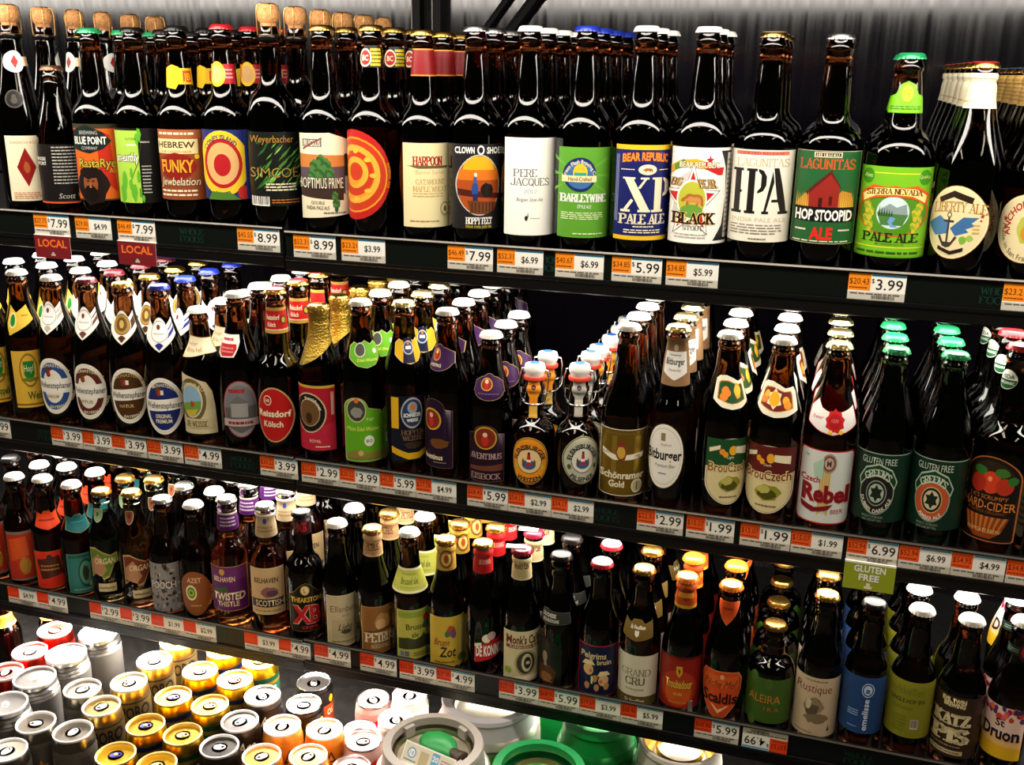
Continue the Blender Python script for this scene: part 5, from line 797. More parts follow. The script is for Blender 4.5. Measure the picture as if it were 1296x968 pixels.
('B10', -0.7685, 1.3425, 0.2205, 'uk2', 0.0305, 'black', 'dark', 1, [('xb', 'front_label', 20.7, 106.9, 61.5, 30.6), ('xbneck', 'neck_label', 183.6, 211.0, 36, 24.8)]),
('B11', -0.7065, 1.3415, 0.2126, 'belg', 0.0295, 'black', 'white', 4, [('cream11', 'front_label', 6.3, 96.1, 64.3, 45.4)]),
('B12', -0.645, 1.342, 0.2119, 'belg', 0.03, 'black', 'gold', 4, [('petrus', 'front_label', 5.6, 87.5, 65.1, 43.6), ('petrusneck', 'neck_label', 166.6, 201.6, 82, 23.7)]),
('B13', -0.583, 1.342, 0.2163, 'belg', 0.03, 'dark', 'white', 4, [('yale', 'front_label', 8.0, 93.2, 65.1, 41.4), ('yaleneck', 'neck_label', 120.4, 158.2, 92, 21.5)]),
('B14', -0.522, 1.341, 0.2135, 'belg', 0.029, 'dark', 'gold', 4, [('zot', 'front_label', 6.8, 92.5, 70.2, 32.0), ('zotneck', 'neck_label', 164.1, 202.3, 60, 21.3)]),
('B15', -0.462, 1.341, 0.2166, 'belg', 0.029, 'black', 'gold', 4, [('konin', 'front_label', 19.0, 79.1, 52.8, 46.9), ('koninneck', 'neck_label', 169.3, 207.0, 86, 19.0)]),
('B16', -0.401, 1.342, 0.2154, 'belg', 0.03, 'black', 'foilred', 4, [('monks', 'front_label', 5.4, 90.7, 71.3, 28.6), ('monksneck', 'neck_label', 168.6, 202.1, 82, 16.6)]),
('B17', -0.34, 1.341, 0.2166, 'belg', 0.029, 'black', 'dark', 4, [('duch', 'front_label', 11.0, 86.9, 50, -25.4), ('duchneck', 'neck_label', 110.7, 134.3, 51.7, -5.2)]),
('B18', -0.279, 1.342, 0.2147, 'belg', 0.03, 'black', 'redwhite', 4, [('pelgrim', 'front_label', 6.0, 90.8, 71.6, 10.1)]),
('B19', -0.217, 1.342, 0.2151, 'belg', 0.03, 'dark', 'gold', 4, [('grand', 'front_label', 3.7, 86.4, 74.8, 0.5), ('grandneck', 'neck_label', 108.8, 140.8, 53.5, -3.5)]),
('B20', -0.155, 1.342, 0.2131, 'belg', 0.03, 'black', 'orange', 4, [('troub', 'front_label', 13.0, 96.4, 90, 2.6), ('troubneck', 'neck_label', 166.4, 204.5, 84, 6.6)]),
('B21', -0.093, 1.342, 0.2111, 'belg', 0.03, 'black', 'orange', 4, [('scaldis', 'front_label', 7.8, 85.9, 68.5, -5.4), ('scaldneck', 'neck_label', 151.9, 187.5, 42.1, -5.2)]),
('B22', -0.0285, 1.3445, 0.1598, 'stein', 0.0325, 'dark', 'gold', 4, [('aleir', 'front_label', 16.2, 86.4, 105, -8.8)]),
('B23', 0.036, 1.342, 0.2188, 'belg', 0.03, 'black', 'gold', 4, [('rust', 'front_label', 9.9, 102.1, 83.8, -1.5)]),
('B24', 0.097, 1.341, 0.2177, 'long', 0.029, 'dark', 'dark', 4, [('emel', 'front_label', 28.5, 115.7, 95, -16.1)]),
('B25', 0.1575, 1.3415, 0.2195, 'long', 0.0295, 'dark', 'white', 4, [('kelle', 'front_label', 35.6, 120.4, 105, -14.7)]),
('B26', 0.2195, 1.3425, 0.2154, 'long', 0.0305, 'dark', 'white', 2, [('katz', 'front_label', 18.0, 110.3, 78.3, -15.8)]),
('B27', 0.282, 1.342, 0.2248, 'belg', 0.03, 'black', 'white', 2, [('druon', 'front_label', 29.7, 106.5, 64.1, -30.8), ('druonneck', 'neck_label', 168.2, 198.7, 52, -1.9)]),
]
TAGS=[
('T', -1.1863, -1.1202, '37.75', '7.99', 0, 'L'),
('T', -1.1095, -1.0444, '29.00', '$4.99', 1, ''),
('T', -1.0332, -0.9666, '46.49', '7.99', 0, 'L'),
('T', -0.8279, -0.7587, '45.55', '8.99', 0, ''),
('T', -0.7372, -0.6704, '52.31', '8.99', 0, ''),
('T', -0.6619, -0.5946, '23.21', '$3.99', 1, ''),
('T', -0.5028, -0.4375, '46.49', '7.99', 0, ''),
('T', -0.4319, -0.3674, '52.31', '$6.99', 1, ''),
('T', -0.3513, -0.2858, '40.67', '$6.99', 1, ''),
('T', -0.2755, -0.21, '34.85', '5.99', 0, ''),
('T', -0.205, -0.1386, '34.85', '$5.99', 1, ''),
('T', 0.0169, 0.0831, '20.43', '3.99', 0, ''),
('T', 0.189, 0.2542, '23.21', '2.99', 0, ''),
('M', -1.3489, -1.2851, '20.22', '3.99', 0, ''),
('M', -1.2021, -1.1406, '20.22', '3.99', 0, ''),
('M', -1.1398, -1.0834, '20.22', '3.99', 0, ''),
('M', -1.0834, -1.0176, '20.22', '3.99', 0, ''),
('M', -1.0161, -0.9504, '20.22', '3.99', 0, ''),
('M', -0.9476, -0.8806, '37.57', '4.99', 0, ''),
('M', -0.8125, -0.7474, '30.22', '3.99', 0, ''),
('M', -0.7413, -0.6772, '22.60', '2.99', 0, ''),
('M', -0.6772, -0.6114, '30.22', '3.99', 0, ''),
('M', -0.6114, -0.5534, '45.37', '5.99', 0, ''),
('M', -0.5534, -0.4899, '37.78', '$4.99', 1, ''),
('M', -0.4735, -0.4114, '68.40', '5.99', 0, ''),
('M', -0.4114, -0.3472, '54.17', '$2.99', 1, ''),
('M', -0.3472, -0.2858, '54.17', '$2.99', 1, ''),
('M', -0.2248, -0.1609, '22.51', '2.99', 0, ''),
('M', -0.1571, -0.0925, '15.07', '1.99', 0, ''),
('M', -0.0852, -0.0193, '15.07', '1.99', 0, ''),
('M', -0.0189, 0.0466, '15.07', '$1.99', 1, ''),
('M', 0.0515, 0.1142, '52.94', '6.99', 0, 'G'),
('M', 0.1151, 0.1779, '52.94', '$6.99', 1, ''),
('M', 0.1779, 0.2408, '54.95', '$4.99', 1, ''),
('M', 0.2417, 0.3046, '34.85', '5.99', 0, ''),
('B', -1.3388, -1.2757, '', '$4.99', 1, ''),
('B', -1.2757, -1.2123, '', '4.99', 0, ''),
('B', -1.1654, -1.1025, '', '2.99', 0, ''),
('B', -1.1025, -1.0403, '', '3.99', 0, ''),
('B', -1.0403, -0.977, '', '$1.99', 1, ''),
('B', -0.977, -0.9149, '', '$2.99', 1, ''),
('B', -0.8614, -0.7974, '', '$3.99', 1, ''),
('B', -0.7974, -0.7404, '', '4.99', 0, ''),
('B', -0.7334, -0.6693, '25.20', '4.99', 0, ''),
('B', -0.6529, -0.5899, '37.27', '4.99', 0, ''),
('B', -0.5853, -0.5232, '25.20', '3.99', 0, ''),
('B', -0.5232, -0.4603, '37.00', '4.99', 0, ''),
('B', -0.4213, -0.3584, '22.10', '3.99', 0, ''),
('B', -0.3584, -0.2953, '68.91', '5.99', 0, ''),
('B', -0.2953, -0.2336, '19.69', '$3.99', 1, ''),
('B', -0.2336, -0.171, '68.46', '$5.99', 1, ''),
('B', -0.1256, -0.0623, '68.46', '5.99', 0, ''),
('B', -0.0579, 0.0048, '37.57', '4.99', 0, 'U'),
]
CANS=[
('red', -1.329, 1.387, -1.02),
('red', -1.319, 1.3116, -1.02),
('red', -1.3118, 1.2442, -1.02),
('step', -1.2212, 1.3777, -1.0),
('step', -1.2273, 1.3001, -1.0),
('step', -1.2265, 1.2223, -1.0),
('step', -1.2161, 1.1452, -1.0),
('star', -1.1392, 1.2332, -1.01),
('star', -1.1448, 1.1309, -1.01),
('star', -1.0736, 1.1313, -1.01),
('star', -1.1364, 1.0595, -1.01),
('bronze', -1.0784, 1.3455, -1.01),
('bronze', -1.0774, 1.2744, -1.01),
('bronze', -1.0763, 1.2021, -1.01),
('bronze', -1.0787, 1.4133, -1.01),
('goldnavy', -0.9879, 1.3496, -1.015),
('goldnavy', -0.9863, 1.2694, -1.015),
('goldnavy', -0.9809, 1.188, -1.015),
('goldnavy', -0.978, 1.1106, -1.015),
('goldnavy', -0.9861, 1.4211, -1.015),
('goldred', -0.9159, 1.3456, -1.015),
('goldgreen', -0.9141, 1.2678, -1.015),
('goldgreen', -0.9105, 1.1862, -1.015),
('goldgreen', -0.9037, 1.11, -1.015),
('goldgreen', -0.9076, 1.4129, -1.015),
('black', -0.8508, 1.3265, -1.02),
('black', -0.8482, 1.2519, -1.02),
('black', -0.8426, 1.1843, -1.02),
('orange', -0.776, 1.1972, -1.03),
('orange', -0.7846, 1.2755, -1.03),
('blackyellow', -0.7952, 1.3653, -1.05),
('blackyellow', -0.811, 1.4312, -1.05),
('orange', -0.7288, 1.3139, -1.05),
('orange', -0.7142, 1.2321, -1.04),
('pink', -0.7019, 1.4452, -1.07),
('pinkw', -0.6279, 1.3784, -1.05),
('pinkw', -0.6343, 1.4506, -1.05),
('pink', -0.6612, 1.3194, -1.06),
('pink', -0.6496, 1.2526, -1.06),
('pink', -0.6971, 1.3775, -1.09),
]

# ------------------------------------------------------------------ the setting
def struct(o): o['kind'] = 'structure'; return o
wallm = pmat('dark_glossy_case_back', '#0f0c12', .13, 0, .5, bump=(9, .22, (9, 1, .12)))
_nt = wallm.node_tree; _b = _nt.nodes['Principled BSDF']; _n = next(n for n in _nt.nodes if n.type == 'TEX_NOISE')   # streaky wiped gloss
_r = _nt.nodes.new('ShaderNodeMapRange'); _nt.links.new(_n.outputs['Fac'], _r.inputs['Value']); _r.inputs['From Min'].default_value = .3; _r.inputs['From Max'].default_value = .7; _r.inputs['To Min'].default_value = .08; _r.inputs['To Max'].default_value = .17; _nt.links.new(_r.outputs['Result'], _b.inputs['Roughness'])
struct(obj('wall_back', boxes('wall_back', [(-3.4, 1.87, -1.62, 2.4, 1.93, CEIL_Z)], [wallm])))
struct(obj('floor', boxes('floor', [(-4.5, -4, -1.66, 3.5, 1.93, -1.62)], [pmat('store_floor', '#7a7066', .4, noise=(3, .15, (1, 1, 1)))])))
struct(obj('ceiling', boxes('ceiling', [(-4.5, -4, CEIL_Z, 3.5, 1.93, CEIL_Z + .05)], [pmat('ceiling_paint', '#4a4640', .8)])))
BLK = pmat('black_enamel', '#0d0c0c', .30, 0, .5); RAIL = pmat('green_black_rail', '#060c09', .35, 0, .5); BOARD = pmat('black_shelf_board', '#141211', .45, 0, .4, noise=(60, .5, (1, 1, 1)))
EDGE = pmat('lip_edge_gleam', '#57524a', .35, .6)  # pale metal puts the gleam along the lip chamfer into the colour
housing = pmat('white_fixture', '#d8d4c8', .4); diff = pmat('tube_glass', '#f6f2e6', .3)
c = thing('display_canopy', 'black canopy above the top shelf carrying the lighting tubes', 'canopy', (0, 0, 0))
obj('canopy_panel', boxes('canopy_panel', [(-3.0, 1.02, CANOPY_Z, 2.1, 1.835, CANOPY_Z + .03), (-3.0, 1.02, CANOPY_Z - .05, 2.1, 1.032, CANOPY_Z)], [BLK]), c)
obj('tube_housing', boxes('tube_housing', [(-2.56, 1.05, CANOPY_Z - .115, 1.66, 1.082, CANOPY_Z), (-2.56, 1.082, CANOPY_Z - .045, 1.66, 1.17, CANOPY_Z)], [housing]), c)
for tx, ty in TROFFERS:
    t = thing('ceiling_light', 'three tube ceiling light over the aisle, ' + ('left' if tx < -2 else 'middle' if tx < 1 else 'right') + ' one', 'ceiling light', (tx, ty, CEIL_Z), 'aisle ceiling lights')
    obj('fixture_pan', boxes('fixture_pan', [(-.26, -1.03, -.03, .26, 1.03, 0)], [housing]), t)
# upright standards and shelf braces on the case back
for k, x in enumerate((-.752, -1.972, .468)):
    t = thing('shelf_standard', 'black slotted upright on the case back, ' + ('above the gold caps at the shelf joint' if k == 0 else 'beyond the left edge' if k == 1 else 'beyond the right edge'), 'upright', (x, 1.869, 0))
    obj('upright', boxes('upright', [(-.028, -.028, -1.60, -.012, 0, .36), (.012, -.028, -1.60, .028, 0, .36), (-.012, -.008, -1.60, .012, 0, .36)], [pmat('matte_black', '#0a0909', .6, 0, .2)]), t)
    obj('slot', boxes('slot', [(-.006, -.0088, -.05 + .05 * i, .006, -.0078, -.02 + .05 * i) for i in range(8)], [pmat('slot_void', '#020202', .9)]), t)
    obj('edge_trim', boxes('edge_trim', [(-.0285, -.0292, -.05, -.0265, -.028, .34), (.0115, -.0292, -.05, .0135, -.028, .34)], [EDGE]), t)
t = thing('canopy_brace', 'black diagonal brace strut rising from the case back, above the plain white label', 'brace', (0, 0, 0))
obj('strut', tubes('strut', [[(-.605, 1.858, .055), (-.535, 1.856, .14), (-.46, 1.856, .235)]], .011, pmat('matte_black', '#0a0909', .6, 0, .2), 8), t)
obj('strut', tubes('strut', [[(-.655, 1.861, .055), (-.595, 1.86, .13), (-.52, 1.86, .225)]], .007, pmat('matte_black', '#0a0909', .6, 0, .2), 8), t)
# shelves
LIP = dict(T=(-.2195, -.2240), M=(-.5680, -.5690), B=(-.8825, -.8790)); SURF = dict(T=-.234, M=-.582, B=-.896)
SEC = ((-2.3, -.7535), (-.7505, 1.2)); WORD = dict(T='top', M='middle', B='bottom')
for r in 'TMB':
    for si, (x0, x1) in enumerate(SEC):
        z = LIP[r][si]; s = SURF[r]
        sh = thing('display_shelf', f'black {WORD[r]} shelf board with price rail, {"left" if si == 0 else "right"} of the rail joint', 'shelf', (0, 0, 0))
        obj('shelf_board', boxes('shelf_board', [(x0, 1.306, s - .012, x1, 1.84, s)], [BOARD]), sh)
        pr = [(1.306, s - .012), (1.306, z - .001), (1.3045, z), (1.3005, z), (1.2990, z - .0022), (1.2990, z - .0036), (1.3022, z - .0042), (1.3022, z - .0365), (1.2985, z - .037), (1.2985, z - .041), (1.3000, z - .043), (1.3000, z - .056), (1.3025, z - .058), (1.318, z - .058), (1.318, s - .012)]
        obj('front_lip', extrude_x('front_lip', pr, x0, x1, [BLK, EDGE], [0, 0, 0, 1, 0] + [0] * 10), sh)
        ins = obj('rail_insert', boxes('rail_insert', [(x0 + .001, 1.3016, z - .036, x1 - .001, 1.3022, z - .0045)], [RAIL]), sh)
        for lx in {('T', 0): (-.905, -1.30), ('T', 1): (-.36, .185), ('M', 0): (-.845, -1.21), ('M', 1): (-.27,), ('B', 0): (-.905,), ('B', 1): (-.475, .10)}[(r, si)]:
            L = Lab(46, 24); L.slab('WHOLE', 0, .72, .36, '#12352a', w=.9, wt=.16); L.slab('FOODS', 0, .26, .36, '#12352a', w=.9, wt=.16)
            o = L.build('rail_lettering', ins, None, z - .033, 0, .0003); o.location = (lx, 1.3016, 0)
        obj('tube_fixture', boxes('tube_fixture', [(x0 + .02, 1.345, s - .045, x1 - .02, 1.475, s - .012)], [housing]), sh)
        for bx in (x0 + .01, x1 - .01): obj('side_bracket', boxes('side_bracket', [(bx - .003, 1.33, s - .05, bx + .003, 1.86, s - .012)], [BLK]), sh)
DECK = -1.165
t = thing('base_deck', 'black base deck carrying cans and kegs below the bottom shelf', 'shelf', (0, 0, 0))
obj('deck_board', boxes('deck_board', [(-2.3, .72, DECK - .03, 1.2, 1.86, DECK)], [BOARD]), t)
obj('deck_lip', boxes('deck_lip', [(-2.3, .72, DECK - .07, 1.2, .735, DECK - .03)], [BLK]), t)
t = thing('base_plinth', 'black plinth panel under the base deck down to the floor', 'panel', (0, 0, 0)); obj('kick_panel', boxes('kick_panel', [(-2.3, .78, -1.62, 1.2, .80, DECK - .03)], [BLK]), t)
t = thing('rear_panel', 'speckled black rear panel behind the cans and kegs', 'panel', (0, 0, 0))
obj('back_panel', boxes('back_panel', [(-2.3, 1.80, DECK, 1.2, 1.82, -.96)], [pmat('speckled_black_panel', '#0c0b0b', .5, noise=(220, .9, (1, 1, 1)))]), t)

# ------------------------------------------------------------------ bottles on the shelves
ORD = ['', 'second', 'third', 'fourth', 'fifth', 'sixth', 'seventh', 'eighth']
GN = dict(rust='amber', dark='brown', amber='amber', green='dark green', black='near-black', clear='clear-necked', clearbrown='clear-necked brown', ale='clear amber', ale2='clear brown')
for bid, x, d, h, kind, R, glass, cap, n, labs in BOTTLES:
    desc, short = DESC[bid]; row = bid[0]; z = SURF[row]
    z += .0006
    b = make_bottle(bid, x, d, z, h, kind, R, glass, cap, labs, desc)
    rr = random.Random(bid); step = 2 * R + .0026
    for k in range(1, n):
        yy = d + step * k + .0008 * k * rr.random()
        if yy + R > 1.835: break
        dup(b, (x + rr.uniform(-.0004, .0004), yy, z), rr.uniform(-.5, .5) if rr.random() < .7 else rr.uniform(-2.2, 2.2), f'{GN[glass]} bottle {ORD[k]} in the {WORD[row]} shelf column behind {short}')
        # every bottle of the column stands on the shelf board by itself
# orange-collared flip-top bottles standing behind the two grey ones
pm = next(b for b in BOTTLES if b[0] == 'M14'); m15 = next(b for b in BOTTLES if b[0] == 'M15')
src = [o for o in bpy.data.objects if o.name.startswith('beer_bottle') and o.get('label', '') == DESC['M14'][0]][0]
for k, (dx, word) in enumerate(((-.003, 'nearest'), (.0015, 'second'), (.001, 'third'), (-.001, 'farthest'))):
    dup(src, (m15[1] + dx, m15[2] + .066 * (k + 2) - .001, SURF['M'] + .0006), .1 * k - .2, f'flip-top bottle with orange neck strip, {word} in the column behind the grey-label flip-tops')
# larger floral-label bottle behind the floral one
make_bottle('B28', .300, 1.482, SURF['B'], .262, 'belg', .034, 'black', 'gold', [('druon', 'front_label', 112, 182, 62, -34)], 'tall dark bottle with floral white label standing high behind the bottom-right bottles')
for k, (x, y) in enumerate(((-1.462, 1.40), (-1.395, 1.455), (-1.53, 1.345))):
    make_bottle('D', x, y, DECK, .20, 'long', .030, 'dark', 'dark', [('collar', 'neck_label', 126, 150, 80, 40)], f'orange-collared dark bottle on the base deck, {["middle", "farthest right", "nearest"][k]} of three by red cans')

# ------------------------------------------------------------------ price tags in the rails
for r, xa, xb, was, price, small, ex in TAGS:
    si = 0 if (xa + xb) / 2 < -.752 else 1; z = LIP[r][si]; W = (xb - xa) * 1000 - .6; H = 32.0
    L = Lab(W, H); oc = {'T': '#f08a1c', 'M': '#ee5a1e', 'B': '#ea4416'}[r]
    L.rect(-1, 0, 1, 1, 'white'); L.rect(-1, .34, -.22, 1, oc); L.rect(-.2, .90, .98, .98, '#4aa0d0'); L.rect(-1, 0, 1, .30, '#c9c4b4')
    if was: L.text('$' + was, -.62, .70, .24, '#5a1a06', w=.34, b=.0)
    L.lines(-.95, -.3, .40, .5, 1, '#8a2a08')
    if small: L.text(price, .42, .60, .28, 'dark', w=.36, b=.012)
    else:
        L.text('$', -.14, .74, .18, 'dark'); L.text(price, .44, .62, .42, 'dark', w=.46, b=.005)
    L.lines(-.9, .9, .18, .28, 1, '#55504a'); L.bars(-.2, .7, .03, .19, '#4a463e', 22)
    t = thing('price_tag', '', 'price tag', ((xa + xb) / 2, 1.3012, z - .0365))
    L.build('tag_print', t, None, 0, 0, .0006)
    obj('tag_card', boxes('tag_card', [(-W / 2000, -.0004, .0002, W / 2000, .0002, H / 1000 - .0002)], [paper('white')]), t)
    if ex == 'U': t.rotation_euler = (0, PI, 0); t.location.z += .032; t.location.y = 1.3012
    if ex in 'LG' and ex:
        hh = 35 if ex == 'L' else 38; F = Lab(W + 1, hh)
        if ex == 'L':
            F.rect(-1, 0, 1, 1, '#7a1c22'); F.text('LOCAL', 0, .68, .34, '#f0702a', w=.80, b=.03); F.rect(-.12, .12, .12, .2, 'lgrey'); F.rect(-.06, .2, .06, .28, 'lgrey')
        else:
            F.rect(-1, 0, 1, 1, '#93a024'); F.rect(-1, .97, 1, 1, 'white'); F.text('GLUTEN', 0, .80, .24, 'white', w=.62, b=.03); F.text('FREE', 0, .48, .24, 'white', w=.40, b=.03); F.rect(-.16, .06, .16, .16, 'cream'); F.rect(-.08, .16, .08, .28, 'cream')
        c = F.build('hanging_card', t, None, -hh / 1000, 0, .0035); obj('card_back', boxes('card_back', [(-(W + 1) / 2000, -.0034, -hh / 1000 + .0002, (W + 1) / 2000, -.0030, 0)], [paper('white')]), c)
        obj('card_fold', boxes('card_fold', [(-(W + 1) / 2000, -.0034, -.0004, (W + 1) / 2000, .0002, .0012)], [paper('white')]), c)
    near = min((b for b in BOTTLES if b[0][0] == r), key=lambda b: abs(b[1] - (xa + xb) / 2))
    pl = ('tag with red LOCAL card' if ex == 'L' else 'tag with green GLUTEN FREE card' if ex == 'G' else 'upside-down tag' if ex == 'U' else 'price tag')
    t['_near'] = near[0]; t['_base'] = pl + f' reading {price}'; t['_row'] = WORD[r]
# say which tag by the bottle above it; two tags under one bottle are told apart by side
tg = [o for o in bpy.data.objects if o.name.startswith('price_tag')]
for o in tg:
    same = sorted([q for q in tg if q['_near'] == o['_near']], key=lambda q: q.location.x)
    side = '' if len(same) == 1 else [', left one', ', second one', ', third one'][same.index(o)]
    o['label'] = o['_base'] + side + ', ' + o['_row'] + ' rail under ' + DESC[o['_near']][1]
for o in tg:
    del o['_near']; del o['_base']; del o['_row']

t = thing('shelf_clip', 'small white plastic clip standing on the bottom shelf beside the orange pick-shaped label', 'clip', (-.136, 1.318, SURF['B']))
obj('clip_foot', boxes('clip_foot', [(-.011, -.008, .0003, .011, .006, .004), (-.010, -.008, .004, .010, -.004, .009)], [pmat('clip_white', '#b8b4a8', .35)]), t)
obj('clip_post', boxes('clip_post', [(-.003, -.001, .004, .003, .003, .026)], [pmat('clip_grey', '#6a6864', .3)]), t)

# ------------------------------------------------------------------ cans
ALU = pmat('can_lid_aluminium', (.95, .94, .93), .45, .2); GOLDL = pmat('gold_can_lid', '#e6c878', .42, .6); DARKL = pmat('dim_can_lid', (.55, .54, .54), .25, 1)
CANK = { # body colour bands bottom to top, lid, tab, label words
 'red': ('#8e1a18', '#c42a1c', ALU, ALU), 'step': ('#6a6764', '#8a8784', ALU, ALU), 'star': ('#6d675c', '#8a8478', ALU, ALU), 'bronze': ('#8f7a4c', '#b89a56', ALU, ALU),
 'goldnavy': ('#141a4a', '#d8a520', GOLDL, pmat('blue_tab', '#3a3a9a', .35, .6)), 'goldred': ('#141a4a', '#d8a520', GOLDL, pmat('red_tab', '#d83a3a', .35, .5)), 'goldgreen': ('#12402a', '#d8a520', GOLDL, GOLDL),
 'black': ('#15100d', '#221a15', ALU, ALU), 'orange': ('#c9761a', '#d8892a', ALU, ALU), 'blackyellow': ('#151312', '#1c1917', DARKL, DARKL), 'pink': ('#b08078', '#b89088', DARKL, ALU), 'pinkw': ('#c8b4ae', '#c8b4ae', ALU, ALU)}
def make_can(kind, x, y, ztop, label, group):
    h = ztop - DECK; big = kind == 'step'; R = .038 if big else .033; rl = .0335 if big else .0295
    t = thing('beer_can', label, 'can', (x, y, DECK), group); b0, b1, lid, tabm = CANK[kind]
    p = [(.022, .004), (.024, 0), (R - .003, .006), (R, .012), (R, h - .030)]
    if big:
        for i in range(3): q = R - .0012 * i; zz = h - .030 + .007 * i; p += [(q, zz), (q - .0006, zz + .0015), (q - .0016, zz + .004), (q - .0006, zz + .0062)]
        p += [(rl + .001, h - .006), (rl, h - .003)]
    else: p += [(R - .0006, h - .022), (rl + .0012, h - .010), (rl - .0005, h - .004)]
    mt = 1 if kind not in ('black', 'blackyellow', 'pinkw', 'pink') else .3
    if kind == 'orange': mt = .4
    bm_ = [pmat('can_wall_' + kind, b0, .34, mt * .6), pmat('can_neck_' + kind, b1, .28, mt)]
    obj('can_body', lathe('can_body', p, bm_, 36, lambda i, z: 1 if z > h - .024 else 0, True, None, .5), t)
    lp = [(rl - .0012, h - .0062), (rl + .0002, h - .0040), (rl + .0008, h - .0010), (rl, h), (rl - .0016, h - .0008), (rl - .0030, h - .0055), (rl - .0045, h - .0060), (rl - .0052, h - .0042), (.012, h - .0040), (.003, h - .0040)]
    ld = obj('can_lid', lathe('can_lid', lp, [lid], 36, close=True, angle=.5), t)
    rz = {'goldnavy': .5, 'goldred': .5, 'goldgreen': .5}.get(kind, (hash((round(x, 3))) % 60) / 10)
    tl = []
    for i in range(20):
        a = 2 * PI * i / 20; tl.append((.0095 * math.cos(a), .0062 * math.sin(a)))
    v = [(x_, y_, h - .0036) for x_, y_ in tl] + [(x_ * .94, y_ * .92, h - .0026) for x_, y_ in tl] + [(.0045 + .003 * math.cos(2 * PI * i / 20), .003 * math.sin(2 * PI * i / 20), h - .0026) for i in range(20)] + [(.0045 + .003 * math.cos(2 * PI * i / 20), .003 * math.sin(2 * PI * i / 20), h - .0036) for i in range(20)]
    tabme = mesh('pull_tab', v, [(q * 20 + i, q * 20 + (i + 1) % 20, (q + 1) * 20 + (i + 1) % 20, (q + 1) * 20 + i) for q in range(3) for i in range(20)], [tabm])
    tb = obj('pull_tab', tabme, ld); tb.rotation_euler = (0, 0, rz)
    obj('rivet', lathe('rivet', [(.003, h - .004), (.003, h - .002), (.002, h - .0012)], [lid], 12), ld)
    rf = lambda z: R
    if kind in CANPRINT:
        W, z0, z1, rot, fn = CANPRINT[kind]; Lb = Lab(W, (z1 - z0) * h * 1000); fn(Lb); Lb.build('can_print', t, rf, z0 * h, rot + math.degrees(math.atan2(-x, y)), segs=36)
    return t
def cp_star(L): L.rect(-1, 0, 1, 1, 'm:#8a8478'); L.star(0, .72, .15, '#c9771c'); L.text('APPORO', .1, .46, .13, 'dark', w=.8, b=.02); L.lines(-.5, .5, .1, .25, 2, 'dark')
def cp_bronze(L): L.rect(-1, 0, 1, 1, 'm:#8f7a4c'); L.rect(-1, .97, 1, .99, 'dark'); L.text('APPORO', 0, .83, .20, 'dark', w=.86, b=.03); L.lines(-.6, .6, .2, .4, 3, 'dbrown')
def cp_navy(L): L.rect(-1, 0, 1, 1, '#141a4a'); L.rect(-1, .93, 1, 1, 'm:gold'); L.text('S', .15, .80, .20, 'white', b=.03); L.ell(0, .35, .4, .2, 'm:gold'); L.text('OS', -.5, .80, .18, 'cream', b=.02)
def cp_green(L): L.rect(-1, 0, 1, 1, '#12402a'); L.rect(-1, .94, 1, 1, 'm:gold'); L.text('OSE', .1, .83, .15, 'cream', w=.5, b=.02); L.ell(0, .35, .4, .2, 'm:gold')
def cp_black(L): L.rect(-1, 0, 1, 1, '#15100d'); L.text('Ace', .2, .86, .16, 'cream', b=.01, sh=.2); L.lines(-.5, .5, .45, .6, 2, 'tan'); L.rect(.3, .1, .9, .6, 'rust')
def cp_orange(L):
    L.rect(-1, 0, 1, 1, '#c9761a')
    for k in range(7): L.rect(-1, .08 + k * .09, 1, .105 + k * .09, '#e0a040')
    L.poly([(-.12, .72), (.32, .72), (.12, .94)], 'dark'); L.poly([(-.02, .745), (.23, .745), (.11, .88)], '#d8892a'); L.rect(.58, 0, .78, .7, 'dbrown')
def cp_by(L): L.rect(-1, 0, 1, 1, '#151312'); L.circ(-.3, .84, .07, 'yellow'); L.circ(.5, .84, .07, 'yellow'); L.rect(-.05, .2, .9, .74, 'rust'); L.text('OS', .4, .6, .12, 'cream', b=.02); L.blob(.45, .35, .25, .08, 'dark')
def cp_pinkw(L): L.rect(-1, 0, 1, 1, 'white'); L.poly([(-.5, .55), (.1, .9), (.3, .6), (-.2, .3)], 'red'); L.poly([(.3, .5), (1, .8), (1, .3), (.2, 0)], '#2a2a8a'); L.text('old', .6, .5, .16, 'white', b=.02)
def cp_pink(L): L.rect(-1, 0, 1, 1, '#b08078'); L.poly([(-.3, .8), (.5, .95), (.6, .6), (-.1, .45)], 'red'); L.lines(-.8, .8, .1, .3, 3, '#b07870')
CANPRINT = dict(star=(120, .05, .78, 0, cp_star), bronze=(110, .1, .86, -10, cp_bronze), goldnavy=(120, .05, .80, -5, cp_navy), goldred=(120, .05, .80, -5, cp_navy), goldgreen=(120, .05, .80, 5, cp_green), black=(90, .1, .9, 5, cp_black), orange=(110, .05, .85, 8, cp_orange), blackyellow=(90, .05, .92, 30, cp_by), pinkw=(120, .05, .85, 15, cp_pinkw), pink=(90, .1, .85, 10, cp_pink))
CDESC = dict(red='red-rimmed can with silver lid', step='large grey can with stepped silver shoulder', star='grey can with small orange star', bronze='bronze-walled can with dark lettering and silver lid', goldnavy='navy and gold can with gold lid and blue tab', goldred='navy and gold can with gold lid and red tab',
  goldgreen='green and gold can with plain gold lid', black='black can with silver lid', orange='orange striped can with silver lid', blackyellow='black can with yellow dots and dull lid', pink='pale pink can with dull lid', pinkw='white can with red and blue flash')
cnt = {}
for k, x, y, zt in CANS: cnt.setdefault(k, []).append((y, x, zt))
